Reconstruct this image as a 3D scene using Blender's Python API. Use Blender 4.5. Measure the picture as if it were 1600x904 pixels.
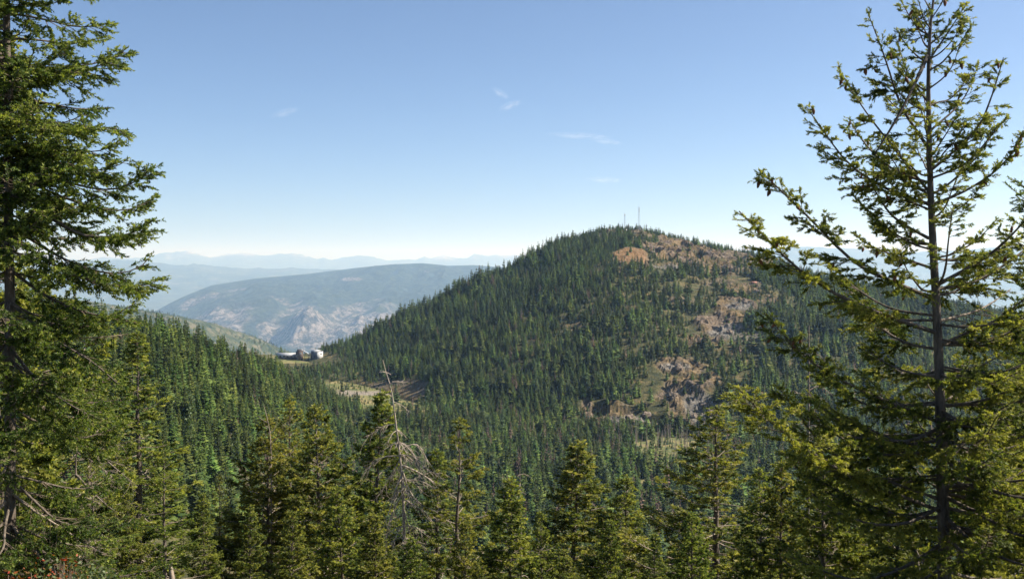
import bpy, math, random
import numpy as np
from mathutils import Vector

for o in list(bpy.data.objects):
    bpy.data.objects.remove(o, do_unlink=True)
SC = bpy.context.scene
COL = SC.collection
rng = np.random.default_rng(11)
random.seed(11)

# ------------------------------------------------------------------ camera, sky, sun, exposure
F = 1570.0                                   # focal length in pixels of the 1600-wide photograph
PITCH = math.atan(44 / F)
cam = bpy.data.cameras.new('camera')
cam.sensor_width = 36.0
cam.lens = 36.0 * F / 1600.0
cam.clip_start = 0.1
cam.clip_end = 200000.0
camo = bpy.data.objects.new('camera', cam)
COL.objects.link(camo)
camo.location = (0, 0, 0)
camo.rotation_euler = (math.pi / 2 - PITCH, 0, 0)
SC.camera = camo

SUN_AZ = math.radians(80)                    # to the right of the view direction
SUN_EL = math.radians(43)
world = bpy.data.worlds.new('World')
SC.world = world
world.use_nodes = True
wn = world.node_tree
wn.nodes.clear()
sky = wn.nodes.new('ShaderNodeTexSky')
sky.sky_type = 'NISHITA'
sky.sun_disc = False
sky.sun_elevation = SUN_EL
sky.sun_rotation = SUN_AZ
sky.altitude = 2500
sky.air_density = 0.75
sky.dust_density = 7.0
sky.ozone_density = 5.0
bg = wn.nodes.new('ShaderNodeBackground')
bg.inputs['Strength'].default_value = 0.074
wo = wn.nodes.new('ShaderNodeOutputWorld')
wn.links.new(sky.outputs[0], bg.inputs[0])
wn.links.new(bg.outputs[0], wo.inputs[0])

sl = bpy.data.lights.new('sun', 'SUN')
sl.energy = 5.0
sl.angle = math.radians(0.5)
sl.color = (1.0, 0.93, 0.80)
so = bpy.data.objects.new('sun', sl)
COL.objects.link(so)
S = Vector((math.sin(SUN_AZ) * math.cos(SUN_EL), math.cos(SUN_AZ) * math.cos(SUN_EL), math.sin(SUN_EL)))
so.rotation_euler = S.to_track_quat('Z', 'Y').to_euler()
so.location = (60, 20, 60)

SC.view_settings.view_transform = 'Standard'
SC.view_settings.look = 'None'
SC.view_settings.gamma = 1.0
SC.view_settings.exposure = 1.08
SC.view_settings.use_curve_mapping = False
SC.render.engine = 'CYCLES'
cy = SC.cycles
cy.max_bounces = 6
cy.diffuse_bounces = 3
cy.glossy_bounces = 2
cy.transmission_bounces = 3
cy.transparent_max_bounces = 8
cy.volume_bounces = 2
cy.use_denoising = True
try:
    cy.denoiser = 'OPENIMAGEDENOISE'
    cy.denoising_input_passes = 'RGB_ALBEDO_NORMAL'
    cy.denoising_prefilter = 'ACCURATE'
except Exception:
    pass
cy.sample_clamp_indirect = 4.0


# ------------------------------------------------------------------ small tools
def P(u, v, d):
    """the point at forward distance d that the photograph shows at pixel (u, v)"""
    xc, yc = (u - 800) / F, (452 - v) / F
    c, s = math.cos(PITCH), math.sin(PITCH)
    y, z = c + yc * s, -s + yc * c
    k = d / y
    return np.array([xc * k, d, z * k])


def tag(o, label=None, cat=None, group=None, kind=None):
    if label: o['label'] = label
    if cat: o['category'] = cat
    if group: o['group'] = group
    if kind: o['kind'] = kind
    return o


def empty(name, loc=(0, 0, 0), rz=0.0):
    o = bpy.data.objects.new(name, None)
    COL.objects.link(o)
    o.location = loc
    o.rotation_euler = (0, 0, rz)
    o.empty_display_size = 0.2
    return o


def link(name, me, parent=None, loc=None):
    o = bpy.data.objects.new(name, me)
    COL.objects.link(o)
    if parent is not None: o.parent = parent
    if loc is not None: o.location = loc
    return o


def smooth(a):
    a = np.clip(a, 0, 1)
    return a * a * (3 - 2 * a)


def _h(ix, iy, seed):
    n = (ix.astype(np.int64) * 374761393 + iy.astype(np.int64) * 668265263 + seed * 1442695041) & 0xFFFFFFFF
    n = ((n ^ (n >> 13)) * 1274126177) & 0xFFFFFFFF
    n = n ^ (n >> 16)
    return (n & 0xFFFF) / 65535.0


def vnoise(x, y, seed=0):
    x, y = np.broadcast_arrays(np.asarray(x, float), np.asarray(y, float))
    ix, iy = np.floor(x), np.floor(y)
    fx, fy = x - ix, y - iy
    fx, fy = fx * fx * (3 - 2 * fx), fy * fy * (3 - 2 * fy)
    a, b = _h(ix, iy, seed), _h(ix + 1, iy, seed)
    c, d = _h(ix, iy + 1, seed), _h(ix + 1, iy + 1, seed)
    return (a * (1 - fx) + b * fx) * (1 - fy) + (c * (1 - fx) + d * fx) * fy


def fbm(x, y, oct=5, seed=0, ridged=False):
    s, amp, tot = 0.0, 1.0, 0.0
    for k in range(oct):
        n = vnoise(np.asarray(x) * 2 ** k + 17.3 * k, np.asarray(y) * 2 ** k - 9.1 * k, seed + k) * 2 - 1
        if ridged: n = 1 - 2 * np.abs(n)
        s = s + n * amp
        tot += amp
        amp *= 0.52
    return s / tot


class Acc:
    """collects faces and builds one mesh"""
    def __init__(self):
        self.v, self.f, self.n, self.m, self.t = [], [], 0, [], []

    def add(self, verts, faces, mat=0, tone=0.5):
        verts = np.asarray(verts, float).reshape(-1, 3)
        faces = np.asarray(faces, int)
        self.v.append(verts)
        self.f.append(faces + self.n)
        self.m.append(np.full(len(faces), mat))
        self.t.append(np.broadcast_to(np.asarray(tone, float), (len(verts),)))
        self.n += len(verts)

    def box(self, c, s, mat=0, rz=0.0, taper=1.0):
        x, y, z = s[0] / 2, s[1] / 2, s[2] / 2
        q = np.array([[-x, -y, -z], [x, -y, -z], [x, y, -z], [-x, y, -z],
                      [-x * taper, -y * taper, z], [x * taper, -y * taper, z], [x * taper, y * taper, z], [-x * taper, y * taper, z]])
        ca, sa = math.cos(rz), math.sin(rz)
        q = np.stack([q[:, 0] * ca - q[:, 1] * sa, q[:, 0] * sa + q[:, 1] * ca, q[:, 2]], 1) + np.asarray(c)
        self.add(q, [[0, 3, 2, 1], [4, 5, 6, 7], [0, 1, 5, 4], [1, 2, 6, 5], [2, 3, 7, 6], [3, 0, 4, 7]], mat)

    def tube(self, pts, rad, sides=6, mat=0, tone=0.5, jitter=0.0):
        pts = np.asarray(pts, float)
        n = len(pts)
        rad = np.broadcast_to(np.asarray(rad, float), (n,))
        t = np.gradient(pts, axis=0)
        t /= np.linalg.norm(t, axis=1)[:, None] + 1e-9
        ref = np.array([0, 0, 1.0]) if abs(t[0, 2]) < 0.8 else np.array([1.0, 0, 0])
        a = np.cross(t, ref)
        a /= np.linalg.norm(a, axis=1)[:, None] + 1e-9
        b = np.cross(t, a)
        th = np.linspace(0, 2 * np.pi, sides, endpoint=False)
        rr = rad[:, None] * (1 + jitter * rng.uniform(-1, 1, (n, sides)))
        ring = pts[:, None, :] + rr[..., None] * (a[:, None, :] * np.cos(th)[None, :, None] + b[:, None, :] * np.sin(th)[None, :, None])
        i = np.arange(n - 1)[:, None] * sides
        j = np.arange(sides)[None, :]
        k = (j + 1) % sides
        f = np.stack([i + j, i + k, i + sides + k, i + sides + j], -1).reshape(-1, 4)
        self.add(ring.reshape(-1, 3), f, mat, tone)

    def mesh(self, name, mats, smooth_shade=False):
        me = bpy.data.meshes.new(name)
        V = np.concatenate(self.v)
        me.vertices.add(len(V))
        me.vertices.foreach_set('co', V.astype(np.float32).ravel())
        loops = np.concatenate([f.ravel() for f in self.f])
        sizes = np.concatenate([np.full(len(f), f.shape[1]) for f in self.f])
        me.loops.add(len(loops))
        me.loops.foreach_set('vertex_index', loops.astype(np.int32))
        me.polygons.add(len(sizes))
        starts = np.concatenate([[0], np.cumsum(sizes)[:-1]])
        me.polygons.foreach_set('loop_start', starts.astype(np.int32))
        me.polygons.foreach_set('material_index', np.concatenate(self.m).astype(np.int32))
        if smooth_shade:
            me.polygons.foreach_set('use_smooth', np.ones(len(sizes), bool))
        at = me.attributes.new('tone', 'FLOAT', 'POINT')
        at.data.foreach_set('value', np.concatenate(self.t).astype(np.float32))
        for m in mats: me.materials.append(m)
        me.update(calc_edges=True)
        me.validate()
        return me


# ------------------------------------------------------------------ materials
def mat(name):
    m = bpy.data.materials.new(name)
    m.use_nodes = True
    nt = m.node_tree
    nt.nodes.clear()
    out = nt.nodes.new('ShaderNodeOutputMaterial')
    return m, nt, out


def node(nt, t, **kw):
    n = nt.nodes.new(t)
    for k, v in kw.items():
        if k in n.inputs: n.inputs[k].default_value = v
        else: setattr(n, k, v)
    return n


def ramp(nt, fac, stops):
    r = nt.nodes.new('ShaderNodeValToRGB')
    els = r.color_ramp.elements
    while len(els) < len(stops): els.new(0.5)
    for e, (p, c) in zip(els, stops):
        e.position = p
        e.color = (*c, 1)
    nt.links.new(fac, r.inputs[0])
    return r.outputs[0]


def mixc(nt, fac, a, b, mode='MIX'):
    m = nt.nodes.new('ShaderNodeMix')
    m.data_type = 'RGBA'
    m.blend_type = mode
    for sock, v in ((m.inputs[0], fac), (m.inputs[6], a), (m.inputs[7], b)):
        if hasattr(v, 'is_linked'): nt.links.new(v, sock)
        elif isinstance(v, tuple): sock.default_value = (*v, 1)
        else: sock.default_value = v
    return m.outputs[2]


def attr(nt, name):
    a = nt.nodes.new('ShaderNodeAttribute')
    a.attribute_name = name
    return a


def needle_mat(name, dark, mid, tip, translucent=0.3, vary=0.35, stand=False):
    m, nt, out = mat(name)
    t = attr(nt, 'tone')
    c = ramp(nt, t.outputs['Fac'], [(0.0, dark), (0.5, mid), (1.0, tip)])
    oi = nt.nodes.new('ShaderNodeObjectInfo')
    mr = nt.nodes.new('ShaderNodeMapRange')
    mr.inputs[3].default_value = 1 - vary
    mr.inputs[4].default_value = 1 + vary
    nt.links.new(oi.outputs['Random'], mr.inputs[0])
    hs = nt.nodes.new('ShaderNodeHueSaturation')
    if stand:
        ns = node(nt, 'ShaderNodeTexNoise', Scale=0.022, Detail=3.0)
        nt.links.new(oi.outputs['Location'], ns.inputs['Vector'])
        ms = nt.nodes.new('ShaderNodeMapRange')
        ms.inputs[1].default_value = .35; ms.inputs[2].default_value = .65; ms.inputs[3].default_value = .62; ms.inputs[4].default_value = 1.4
        nt.links.new(ns.outputs['Fac'], ms.inputs[0])
        mu = nt.nodes.new('ShaderNodeMath'); mu.operation = 'MULTIPLY'
        nt.links.new(mr.outputs[0], mu.inputs[0]); nt.links.new(ms.outputs[0], mu.inputs[1])
        nt.links.new(mu.outputs[0], hs.inputs['Value'])
    else:
        nt.links.new(mr.outputs[0], hs.inputs['Value'])
    mh = nt.nodes.new('ShaderNodeMapRange')
    mh.inputs[3].default_value = 0.465
    mh.inputs[4].default_value = 0.515
    wn_ = nt.nodes.new('ShaderNodeTexWhiteNoise')
    wn_.noise_dimensions = '1D'
    nt.links.new(oi.outputs['Random'], wn_.inputs['W'])
    nt.links.new(wn_.outputs['Value'], mh.inputs[0])
    nt.links.new(mh.outputs[0], hs.inputs['Hue'])
    nt.links.new(c, hs.inputs['Color'])
    d = node(nt, 'ShaderNodeBsdfPrincipled', Roughness=0.55)
    d.inputs['Specular IOR Level'].default_value = 0.3
    nt.links.new(hs.outputs[0], d.inputs['Base Color'])
    if translucent > 0:
        tr = nt.nodes.new('ShaderNodeBsdfTranslucent')
        g = mixc(nt, 1.0, hs.outputs[0], (1.5, 1.6, 0.75), 'MULTIPLY')
        nt.links.new(g, tr.inputs[0])
        mx = nt.nodes.new('ShaderNodeMixShader')
        mx.inputs[0].default_value = translucent
        nt.links.new(d.outputs[0], mx.inputs[1])
        nt.links.new(tr.outputs[0], mx.inputs[2])
        nt.links.new(mx.outputs[0], out.inputs[0])
    else:
        nt.links.new(d.outputs[0], out.inputs[0])
    return m


def bark_mat(name, a, b, scale=14.0, rough=0.9):
    m, nt, out = mat(name)
    tc = nt.nodes.new('ShaderNodeTexCoord')
    mp = nt.nodes.new('ShaderNodeMapping')
    mp.inputs['Scale'].default_value = (1, 1, 0.25)
    nt.links.new(tc.outputs['Object'], mp.inputs[0])
    n = node(nt, 'ShaderNodeTexNoise', Scale=scale, Detail=6.0, Roughness=0.7)
    nt.links.new(mp.outputs[0], n.inputs['Vector'])
    c = ramp(nt, n.outputs['Fac'], [(0.32, a), (0.68, b)])
    d = node(nt, 'ShaderNodeBsdfPrincipled', Roughness=rough)
    nt.links.new(c, d.inputs['Base Color'])
    bp = node(nt, 'ShaderNodeBump', Strength=0.9, Distance=0.03)
    nt.links.new(n.outputs['Fac'], bp.inputs['Height'])
    nt.links.new(bp.outputs[0], d.inputs['Normal'])
    nt.links.new(d.outputs[0], out.inputs[0])
    return m


def plain_mat(name, col, rough=0.7, metal=0.0, vary=0.25, scale=0.5):
    m, nt, out = mat(name)
    tc = nt.nodes.new('ShaderNodeTexCoord')
    n = node(nt, 'ShaderNodeTexNoise', Scale=scale, Detail=5.0)
    nt.links.new(tc.outputs['Object'], n.inputs['Vector'])
    lo = tuple(x * (1 - vary) for x in col)
    hi = tuple(min(1, x * (1 + vary)) for x in col)
    c = ramp(nt, n.outputs['Fac'], [(0.3, lo), (0.7, hi)])
    d = node(nt, 'ShaderNodeBsdfPrincipled', Roughness=rough, Metallic=metal)
    nt.links.new(c, d.inputs['Base Color'])
    nt.links.new(d.outputs[0], out.inputs[0])
    return m


M = {}
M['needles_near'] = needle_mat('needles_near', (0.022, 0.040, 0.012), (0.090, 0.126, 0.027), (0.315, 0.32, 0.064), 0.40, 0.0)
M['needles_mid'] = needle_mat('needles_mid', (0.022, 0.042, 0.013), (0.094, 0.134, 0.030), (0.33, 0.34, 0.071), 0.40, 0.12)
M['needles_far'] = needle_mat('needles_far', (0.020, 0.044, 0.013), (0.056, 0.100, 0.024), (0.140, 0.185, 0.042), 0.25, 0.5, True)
M['leaves_pale'] = needle_mat('leaves_pale', (0.040, 0.075, 0.025), (0.075, 0.115, 0.045), (0.12, 0.16, 0.06), 0.2, 0.25)
M['leaves_red'] = needle_mat('leaves_red', (0.07, 0.08, 0.02), (0.20, 0.075, 0.015), (0.30, 0.03, 0.015), 0.3, 0.2)
M['bark'] = bark_mat('bark', (0.035, 0.028, 0.022), (0.20, 0.16, 0.125))
M['bark_dark'] = bark_mat('bark_dark', (0.012, 0.010, 0.009), (0.06, 0.048, 0.038))
M['bark_pale'] = bark_mat('bark_pale', (0.13, 0.10, 0.075), (0.34, 0.28, 0.22), 20)
M['twig'] = plain_mat('twig', (0.15, 0.115, 0.08), 0.9, 0, 0.3, 4)
M['deadwood'] = bark_mat('deadwood', (0.17, 0.13, 0.095), (0.40, 0.325, 0.25), 18)
M['deadwood_pale'] = bark_mat('deadwood_pale', (0.26, 0.21, 0.16), (0.52, 0.44, 0.36), 18)
M['deadwood_dull'] = bark_mat('deadwood_dull', (0.09, 0.07, 0.055), (0.27, 0.22, 0.175), 18)
M['deadwood_far'] = plain_mat('deadwood_far', (0.24, 0.20, 0.17), 0.9, 0, 0.3, 0.5)
M['cone'] = plain_mat('cone', (0.14, 0.055, 0.022), 0.8, 0, 0.4, 30)
M['trunk_far'] = plain_mat('trunk_far', (0.09, 0.07, 0.055), 0.9)


# ------------------------------------------------------------------ the lie of the land (metres, eye level is z = 0)
def zpix(v, d):
    return P(800, v, d)[2]


def col_table(rows):
    """rows of (u, v, d) -> u, d, z arrays"""
    a = np.array(rows, float)
    return a[:, 0], a[:, 2], np.array([zpix(v, d) for _, v, d in rows])


HC = col_table([(300, 566, 1480), (480, 556, 1500), (560, 538, 1500), (620, 511, 1500), (680, 481, 1520), (740, 451, 1540), (790, 429, 1560),
                (830, 411, 1580), (880, 383, 1600), (920, 370, 1620), (950, 361, 1630), (1000, 360, 1640), (1040, 370, 1640), (1090, 384, 1620),
                (1140, 392, 1600), (1190, 402, 1560), (1240, 425, 1520), (1290, 439, 1500), (1340, 449, 1480), (1440, 470, 1450), (1600, 500, 1400), (2000, 560, 1300)])
HF = col_table([(300, 590, 1260), (480, 583, 1270), (560, 596, 1190), (660, 628, 1040), (760, 642, 990), (860, 656, 950), (1000, 669, 920), (1150, 676, 900),
                (1300, 690, 880), (1500, 705, 850), (2000, 730, 800)])
SCR = col_table([(-600, 484, 380), (0, 509, 420), (150, 536, 450), (260, 552, 500), (320, 569, 560), (380, 587, 640), (430, 600, 740), (480, 624, 840), (540, 642, 930), (620, 660, 1000), (760, 700, 1050)])
SF = [np.array([-600, 0, 150, 260, 380, 430, 480, 540, 620, 760.]),
      np.array([150, 200, 230, 260, 330, 400, 500, 650, 800, 900.]),
      np.array([-40, -51, -60, -72, -100, -115, -135, -146, -158, -175.])]


def u_of(x, y):
    return 800 + F * np.asarray(x) / np.maximum(np.asarray(y), 1.0)


def base_h(x, y):
    x, y = np.asarray(x, float), np.asarray(y, float)
    u = u_of(x, y)
    s = np.interp(u, [100, 260, 380, 480], [0.265, 0.272, 0.312, 0.37])
    near = -1.7 - s * np.maximum(y, 0) - 0.0002 * np.maximum(y, 0) ** 1.5
    B = np.interp(u, [400, 600, 1000, 1400], [-140, -147, -157, -161]) + 3 * fbm(x / 120, y / 120, 4, 5)
    k = 14.0
    z = np.maximum(near, B) + k * np.exp(-np.abs(near - B) / k) * 0.35
    far = B - 0.36 * np.maximum(y - 1500, 0)
    z = np.where(y > 1450, np.minimum(z, far), z)
    deep = -1275 + 20 * fbm(x / 1400, y / 1400, 5, 9)
    z = np.maximum(z, deep)
    return z + 0.25 * fbm(x / 4, y / 4, 3, 2) * (y < 200)


def bump_h(x, y):
    return 9 * fbm(x / 190, y / 190, 5, 21) + 3.0 * fbm(x / 38, y / 38, 4, 33)


# open ground on the hill, as ellipses (u, v, half width, half height, bare strength)
CLEAR = [(985, 403, 29, 13, 1), (1050, 385, 62, 12, 1), (1075, 398, 50, 10, 1), (1045, 418, 40, 7, .8), (1105, 408, 44, 12, .9), (1140, 400, 34, 9, .7),
         (1160, 452, 34, 9, .8), (1120, 440, 34, 6, .6), (1150, 480, 30, 15, .9), (1130, 505, 40, 17, .95), (1105, 525, 30, 10, .9), (1170, 525, 24, 10, .6),
         (1060, 572, 40, 13, .9), (1085, 598, 40, 13, .85), (1060, 620, 36, 12, .9), (1085, 645, 38, 21, .85), (1030, 655, 34, 8, .7),
         (955, 645, 40, 12, .75), (918, 635, 10, 22, .9), (970, 660, 40, 6, .8), (900, 510, 22, 4, .5), (975, 352, 22, 8, .7), (1010, 364, 26, 8, .6),
         (955, 357, 12, 8, .8), (845, 412, 14, 3, .9), (1180, 410, 30, 8, .6), (1200, 470, 20, 6, .7), (870, 590, 18, 4, .4),
         (1145, 548, 14, 5, .8), (1140, 425, 60, 5, .6), (636, 610, 34, 13, .75), (585, 603, 50, 6, .6), (990, 480, 26, 4, .45), (1070, 470, 30, 5, .5)]


def hill_raw(x, y):
    x, y = np.asarray(x, float), np.asarray(y, float)
    u = u_of(x, y)
    dc, zc = np.interp(u, HC[0], HC[1]), np.interp(u, HC[0], HC[2])
    df, zf = np.interp(u, HF[0], HF[1]), np.interp(u, HF[0], HF[2])
    s = (y - df) / (dc - df)
    prof = np.where(s < 0, s * 1.3, np.where(s < 1, s + 0.10 * np.sin(np.pi * np.clip(s, 0, 1)), 1.0))
    z = zf + (zc - zf) * prof
    z = np.where(s < 0, zf + (y - df) * 0.35, z)
    z = np.where(s > 1, zc - 0.00055 * (y - dc) ** 2 * (y - dc < 300) - np.where(y - dc >= 300, 49.5 + 0.33 * (y - dc - 300), 0), z)
    return z, s, u


def pix_v(x, y, z):
    """row of a world point in the photograph"""
    c, s_ = math.cos(PITCH), math.sin(PITCH)
    return 452 - F * (z * c + y * s_) / (y * c - z * s_)


def bare_of(u, v, x, y):
    b = np.zeros(np.shape(u))
    wob = fbm(np.asarray(x) / 45, np.asarray(y) / 45, 4, 71)
    for (cu, cv, ru, rv, st) in CLEAR:
        q = np.sqrt(((u - cu) / ru) ** 2 + ((v - cv) / rv) ** 2)
        b = np.maximum(b, st * smooth((1.25 + 0.55 * wob - q) / 0.35))
    return b


def hill_h(x, y, full=False):
    z, s, u = hill_raw(x, y)
    v = pix_v(x, y, z)
    bare = bare_of(u, v, x, y) * (s > -0.15) * (s < 1.03)
    env = smooth(s / 0.25) * smooth((1.15 - s) / 0.25)
    z = z + bump_h(x, y) * np.maximum(env, 0.15)
    # broken, stepped rock where the ground is open; the tip heap beside the summit stays smooth
    heap = smooth((1.15 - np.sqrt(((u - 985) / 29) ** 2 + ((v - 403) / 13) ** 2) + .25 * fbm(np.asarray(x) / 20, np.asarray(y) / 20, 3, 77)) / 0.3)
    r = fbm(np.asarray(x) / 30, np.asarray(y) / 22, 5, 44)
    st = r * 5
    fl = np.floor(st)
    step = (fl + smooth((st - fl - 0.55) / 0.25)) / 5
    z = z + bare * (u > 760) * (1 - .75 * heap) * (15 * step + 3.6 * fbm(np.asarray(x) / 8, np.asarray(y) / 8, 3, 51, True)) + heap * 4
    # two quarry cuts below the summit, one gully face at the foot
    for (cu, cv, ru, rv, dep) in ((1043, 401, 17, 7, 15), (1090, 399, 10, 5, 11), (938, 640, 14, 12, 15), (1040, 652, 34, 6, 9)):
        q = np.sqrt(((u - cu) / ru) ** 2 + ((v - cv) / rv) ** 2)
        z = z - dep * smooth((1.1 - q) / 0.18)
    if full: return z, s, u, v, bare, heap
    return z


def spur_h(x, y):
    x, y = np.asarray(x, float), np.asarray(y, float)
    u = u_of(x, y)
    dc, zc = np.interp(u, SCR[0], SCR[1]), np.interp(u, SCR[0], SCR[2])
    df, zf = np.interp(u, SF[0], SF[1]), np.interp(u, SF[0], SF[2])
    s = (y - df) / (dc - df)
    z = zf + (zc - zf) * np.clip(s, 0, 1)
    z = np.where(s < 0, zf + (y - df) * 0.30, z)
    z = np.where(s > 1, zc - 0.0009 * (y - dc) ** 2 * (y - dc < 200) - np.where(y - dc >= 200, 36 + 0.36 * (y - dc - 200), 0), z)
    return z + 3.5 * fbm(x / 80, y / 80, 4, 61) - np.where(u > 640, (u - 640) * 0.6, 0)


def land_h(x, y):
    return np.maximum(np.maximum(base_h(x, y), hill_h(x, y)), spur_h(x, y))


def grid_mesh(name, U, Y, hfun, mats, attrs=None):
    """a sheet on a fan of columns (U as x/y directions) and depths Y"""
    uu, yy = np.meshgrid(U, Y)
    x = (uu - 800) / F * np.maximum(yy, 60.0)
    z = hfun(x, yy)
    V = np.stack([x, yy, z], -1).reshape(-1, 3)
    nr, nc = uu.shape
    i = np.arange(nr - 1)[:, None] * nc
    j = np.arange(nc - 1)[None, :]
    f = np.stack([i + j, i + j + 1, i + nc + j + 1, i + nc + j], -1).reshape(-1, 4)
    a = Acc()
    a.add(V, f)
    me = a.mesh(name, mats, True)
    if attrs:
        for k, fn in attrs.items():
            at = me.attributes.new(k, 'FLOAT', 'POINT')
            at.data.foreach_set('value', np.asarray(fn(x, yy, z), np.float32).ravel())
    return me


def rot_mat(name, builder):
    m, nt, out = mat(name)
    tc = nt.nodes.new('ShaderNodeTexCoord')
    c, bumpsrc, bs, bd = builder(nt, tc.outputs['Object'])
    d = node(nt, 'ShaderNodeBsdfPrincipled', Roughness=0.95)
    d.inputs['Specular IOR Level'].default_value = 0.15
    nt.links.new(c, d.inputs['Base Color'])
    if bumpsrc is not None:
        bp = node(nt, 'ShaderNodeBump', Strength=bs, Distance=bd)
        nt.links.new(bumpsrc, bp.inputs['Height'])
        nt.links.new(bp.outputs[0], d.inputs['Normal'])
    nt.links.new(d.outputs[0], out.inputs[0])
    return m


def nz(nt, vec, scale, detail=6.0, rough=0.6):
    n = node(nt, 'ShaderNodeTexNoise', Scale=scale, Detail=detail, Roughness=rough)
    nt.links.new(vec, n.inputs['Vector'])
    return n.outputs['Fac']


def b_hill(nt, vec):
    bare = attr(nt, 'bare').outputs['Fac']
    heap = attr(nt, 'heap').outputs['Fac']
    a = ramp(nt, nz(nt, vec, 0.06, 8, 0.7), [(0.36, (0.06, 0.065, 0.025)), (0.5, (0.155, 0.105, 0.052)), (0.64, (0.24, 0.175, 0.10))])
    rock = ramp(nt, nz(nt, vec, 0.22, 8, 0.75), [(0.36, (0.05, 0.042, 0.036)), (0.52, (0.17, 0.125, 0.088)), (0.68, (0.31, 0.25, 0.195))])
    sel = ramp(nt, nz(nt, vec, 0.025, 5, 0.6), [(0.44, (0, 0, 0)), (0.56, (1, 1, 1))])
    g = attr(nt, 'grey').outputs['Fac']
    c = mixc(nt, sel, a, rock)
    grey = ramp(nt, nz(nt, vec, 0.3, 8, 0.75), [(0.36, (0.06, 0.058, 0.055)), (0.52, (0.20, 0.19, 0.175)), (0.66, (0.36, 0.335, 0.31))])
    c = mixc(nt, g, c, grey)
    orange = ramp(nt, nz(nt, vec, 0.09, 6, 0.7), [(0.36, (0.11, 0.075, 0.035)), (0.5, (0.22, 0.115, 0.045)), (0.66, (0.25, 0.17, 0.09))])
    hs_ = nt.nodes.new('ShaderNodeMath'); hs_.operation = 'MULTIPLY'; hs_.inputs[1].default_value = .7
    nt.links.new(heap, hs_.inputs[0])
    c = mixc(nt, hs_.outputs[0], c, orange)
    fl = ramp(nt, nz(nt, vec, 0.08, 8, 0.7), [(0.38, (0.035, 0.042, 0.018)), (0.55, (0.09, 0.085, 0.035)), (0.7, (0.22, 0.15, 0.07))])
    c = mixc(nt, bare, fl, c)
    return c, nz(nt, vec, 0.35, 8, 0.7), 1.0, 2.5


def b_forest_floor(nt, vec):
    fl = ramp(nt, nz(nt, vec, 0.08, 8, 0.7), [(0.36, (0.035, 0.042, 0.018)), (0.55, (0.085, 0.08, 0.035)), (0.7, (0.17, 0.13, 0.06))])
    mead = ramp(nt, nz(nt, vec, 0.05, 8, 0.7), [(0.36, (0.06, 0.085, 0.03)), (0.5, (0.15, 0.15, 0.06)), (0.66, (0.27, 0.20, 0.10))])
    grav = ramp(nt, nz(nt, vec, 0.25, 8, 0.7), [(0.34, (0.11, 0.095, 0.075)), (0.65, (0.30, 0.26, 0.215))])
    c = mixc(nt, attr(nt, 'meadow').outputs['Fac'], fl, mead)
    c = mixc(nt, attr(nt, 'gravel').outputs['Fac'], c, grav)
    return c, nz(nt, vec, 0.6, 8, 0.7), 0.8, 0.8


def b_ridge(nt, vec):
    fo = ramp(nt, nz(nt, vec, 0.010, 10, 0.8), [(0.38, (0.012, 0.028, 0.014)), (0.5, (0.034, 0.052, 0.024)), (0.62, (0.090, 0.105, 0.050))])
    rk = ramp(nt, nz(nt, vec, 0.008, 10, 0.8), [(0.43, (0.03, 0.04, 0.03)), (0.50, (0.17, 0.15, 0.13)), (0.58, (0.40, 0.35, 0.31))])
    c = mixc(nt, attr(nt, 'rock').outputs['Fac'], fo, rk)
    return c, nz(nt, vec, 0.006, 10, 0.75), 1.0, 180.0


def b_mount(nt, vec):
    fo = ramp(nt, nz(nt, vec, 0.0016, 9, 0.7), [(0.38, (0.03, 0.05, 0.03)), (0.55, (0.07, 0.09, 0.05)), (0.72, (0.20, 0.18, 0.13))])
    rk = ramp(nt, nz(nt, vec, 0.002, 9, 0.7), [(0.38, (0.25, 0.22, 0.19)), (0.62, (0.55, 0.48, 0.42))])
    c = mixc(nt, attr(nt, 'rock').outputs['Fac'], fo, rk)
    return c, nz(nt, vec, 0.002, 9, 0.7), 1.0, 200.0


def b_pale(nt, vec):
    fo = ramp(nt, nz(nt, vec, 0.02, 9, 0.7), [(0.38, (0.025, 0.042, 0.022)), (0.5, (0.062, 0.075, 0.04)), (0.62, (0.14, 0.125, 0.08))])
    return fo, nz(nt, vec, 0.05, 9, 0.7), 1.0, 8.0


M['hill'] = rot_mat('hill_ground', b_hill)
M['floor'] = rot_mat('forest_floor', b_forest_floor)
M['ridge'] = rot_mat('far_ridge_slopes', b_ridge)
M['mount'] = rot_mat('distant_mountain_slopes', b_mount)
M['pale'] = rot_mat('pale_spur_slopes', b_pale)


def meadow_of(x, y, z):
    u = u_of(x, y)
    v = pix_v(x, y, z)
    w = fbm(x / 30, y / 30, 4, 81)
    b = np.zeros(np.shape(u))
    for (cu, cv, ru, rv) in ((600, 624, 86, 29), (1050, 705, 80, 22), (480, 563, 60, 11), (545, 602, 40, 8), (1010, 760, 26, 12)):
        q = np.sqrt(((u - cu) / ru) ** 2 + ((v - cv) / rv) ** 2)
        b = np.maximum(b, smooth((1.15 + 0.5 * w - q) / 0.3))
    return b * (y > 500)


def gravel_of(x, y, z):
    u = u_of(x, y)
    v = pix_v(x, y, z)
    w = fbm(x / 18, y / 18, 4, 83)
    b = np.zeros(np.shape(u))
    for (cu, cv, ru, rv) in ((622, 614, 46, 6), (540, 614, 22, 5), (1000, 670, 30, 4)):
        q = np.sqrt(((u - cu) / ru) ** 2 + ((v - cv) / rv) ** 2)
        b = np.maximum(b, smooth((1.1 + 0.5 * w - q) / 0.25))
    return b * (y > 500)


EXT = lambda a, b, n: np.linspace(a, b, n)
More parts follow.
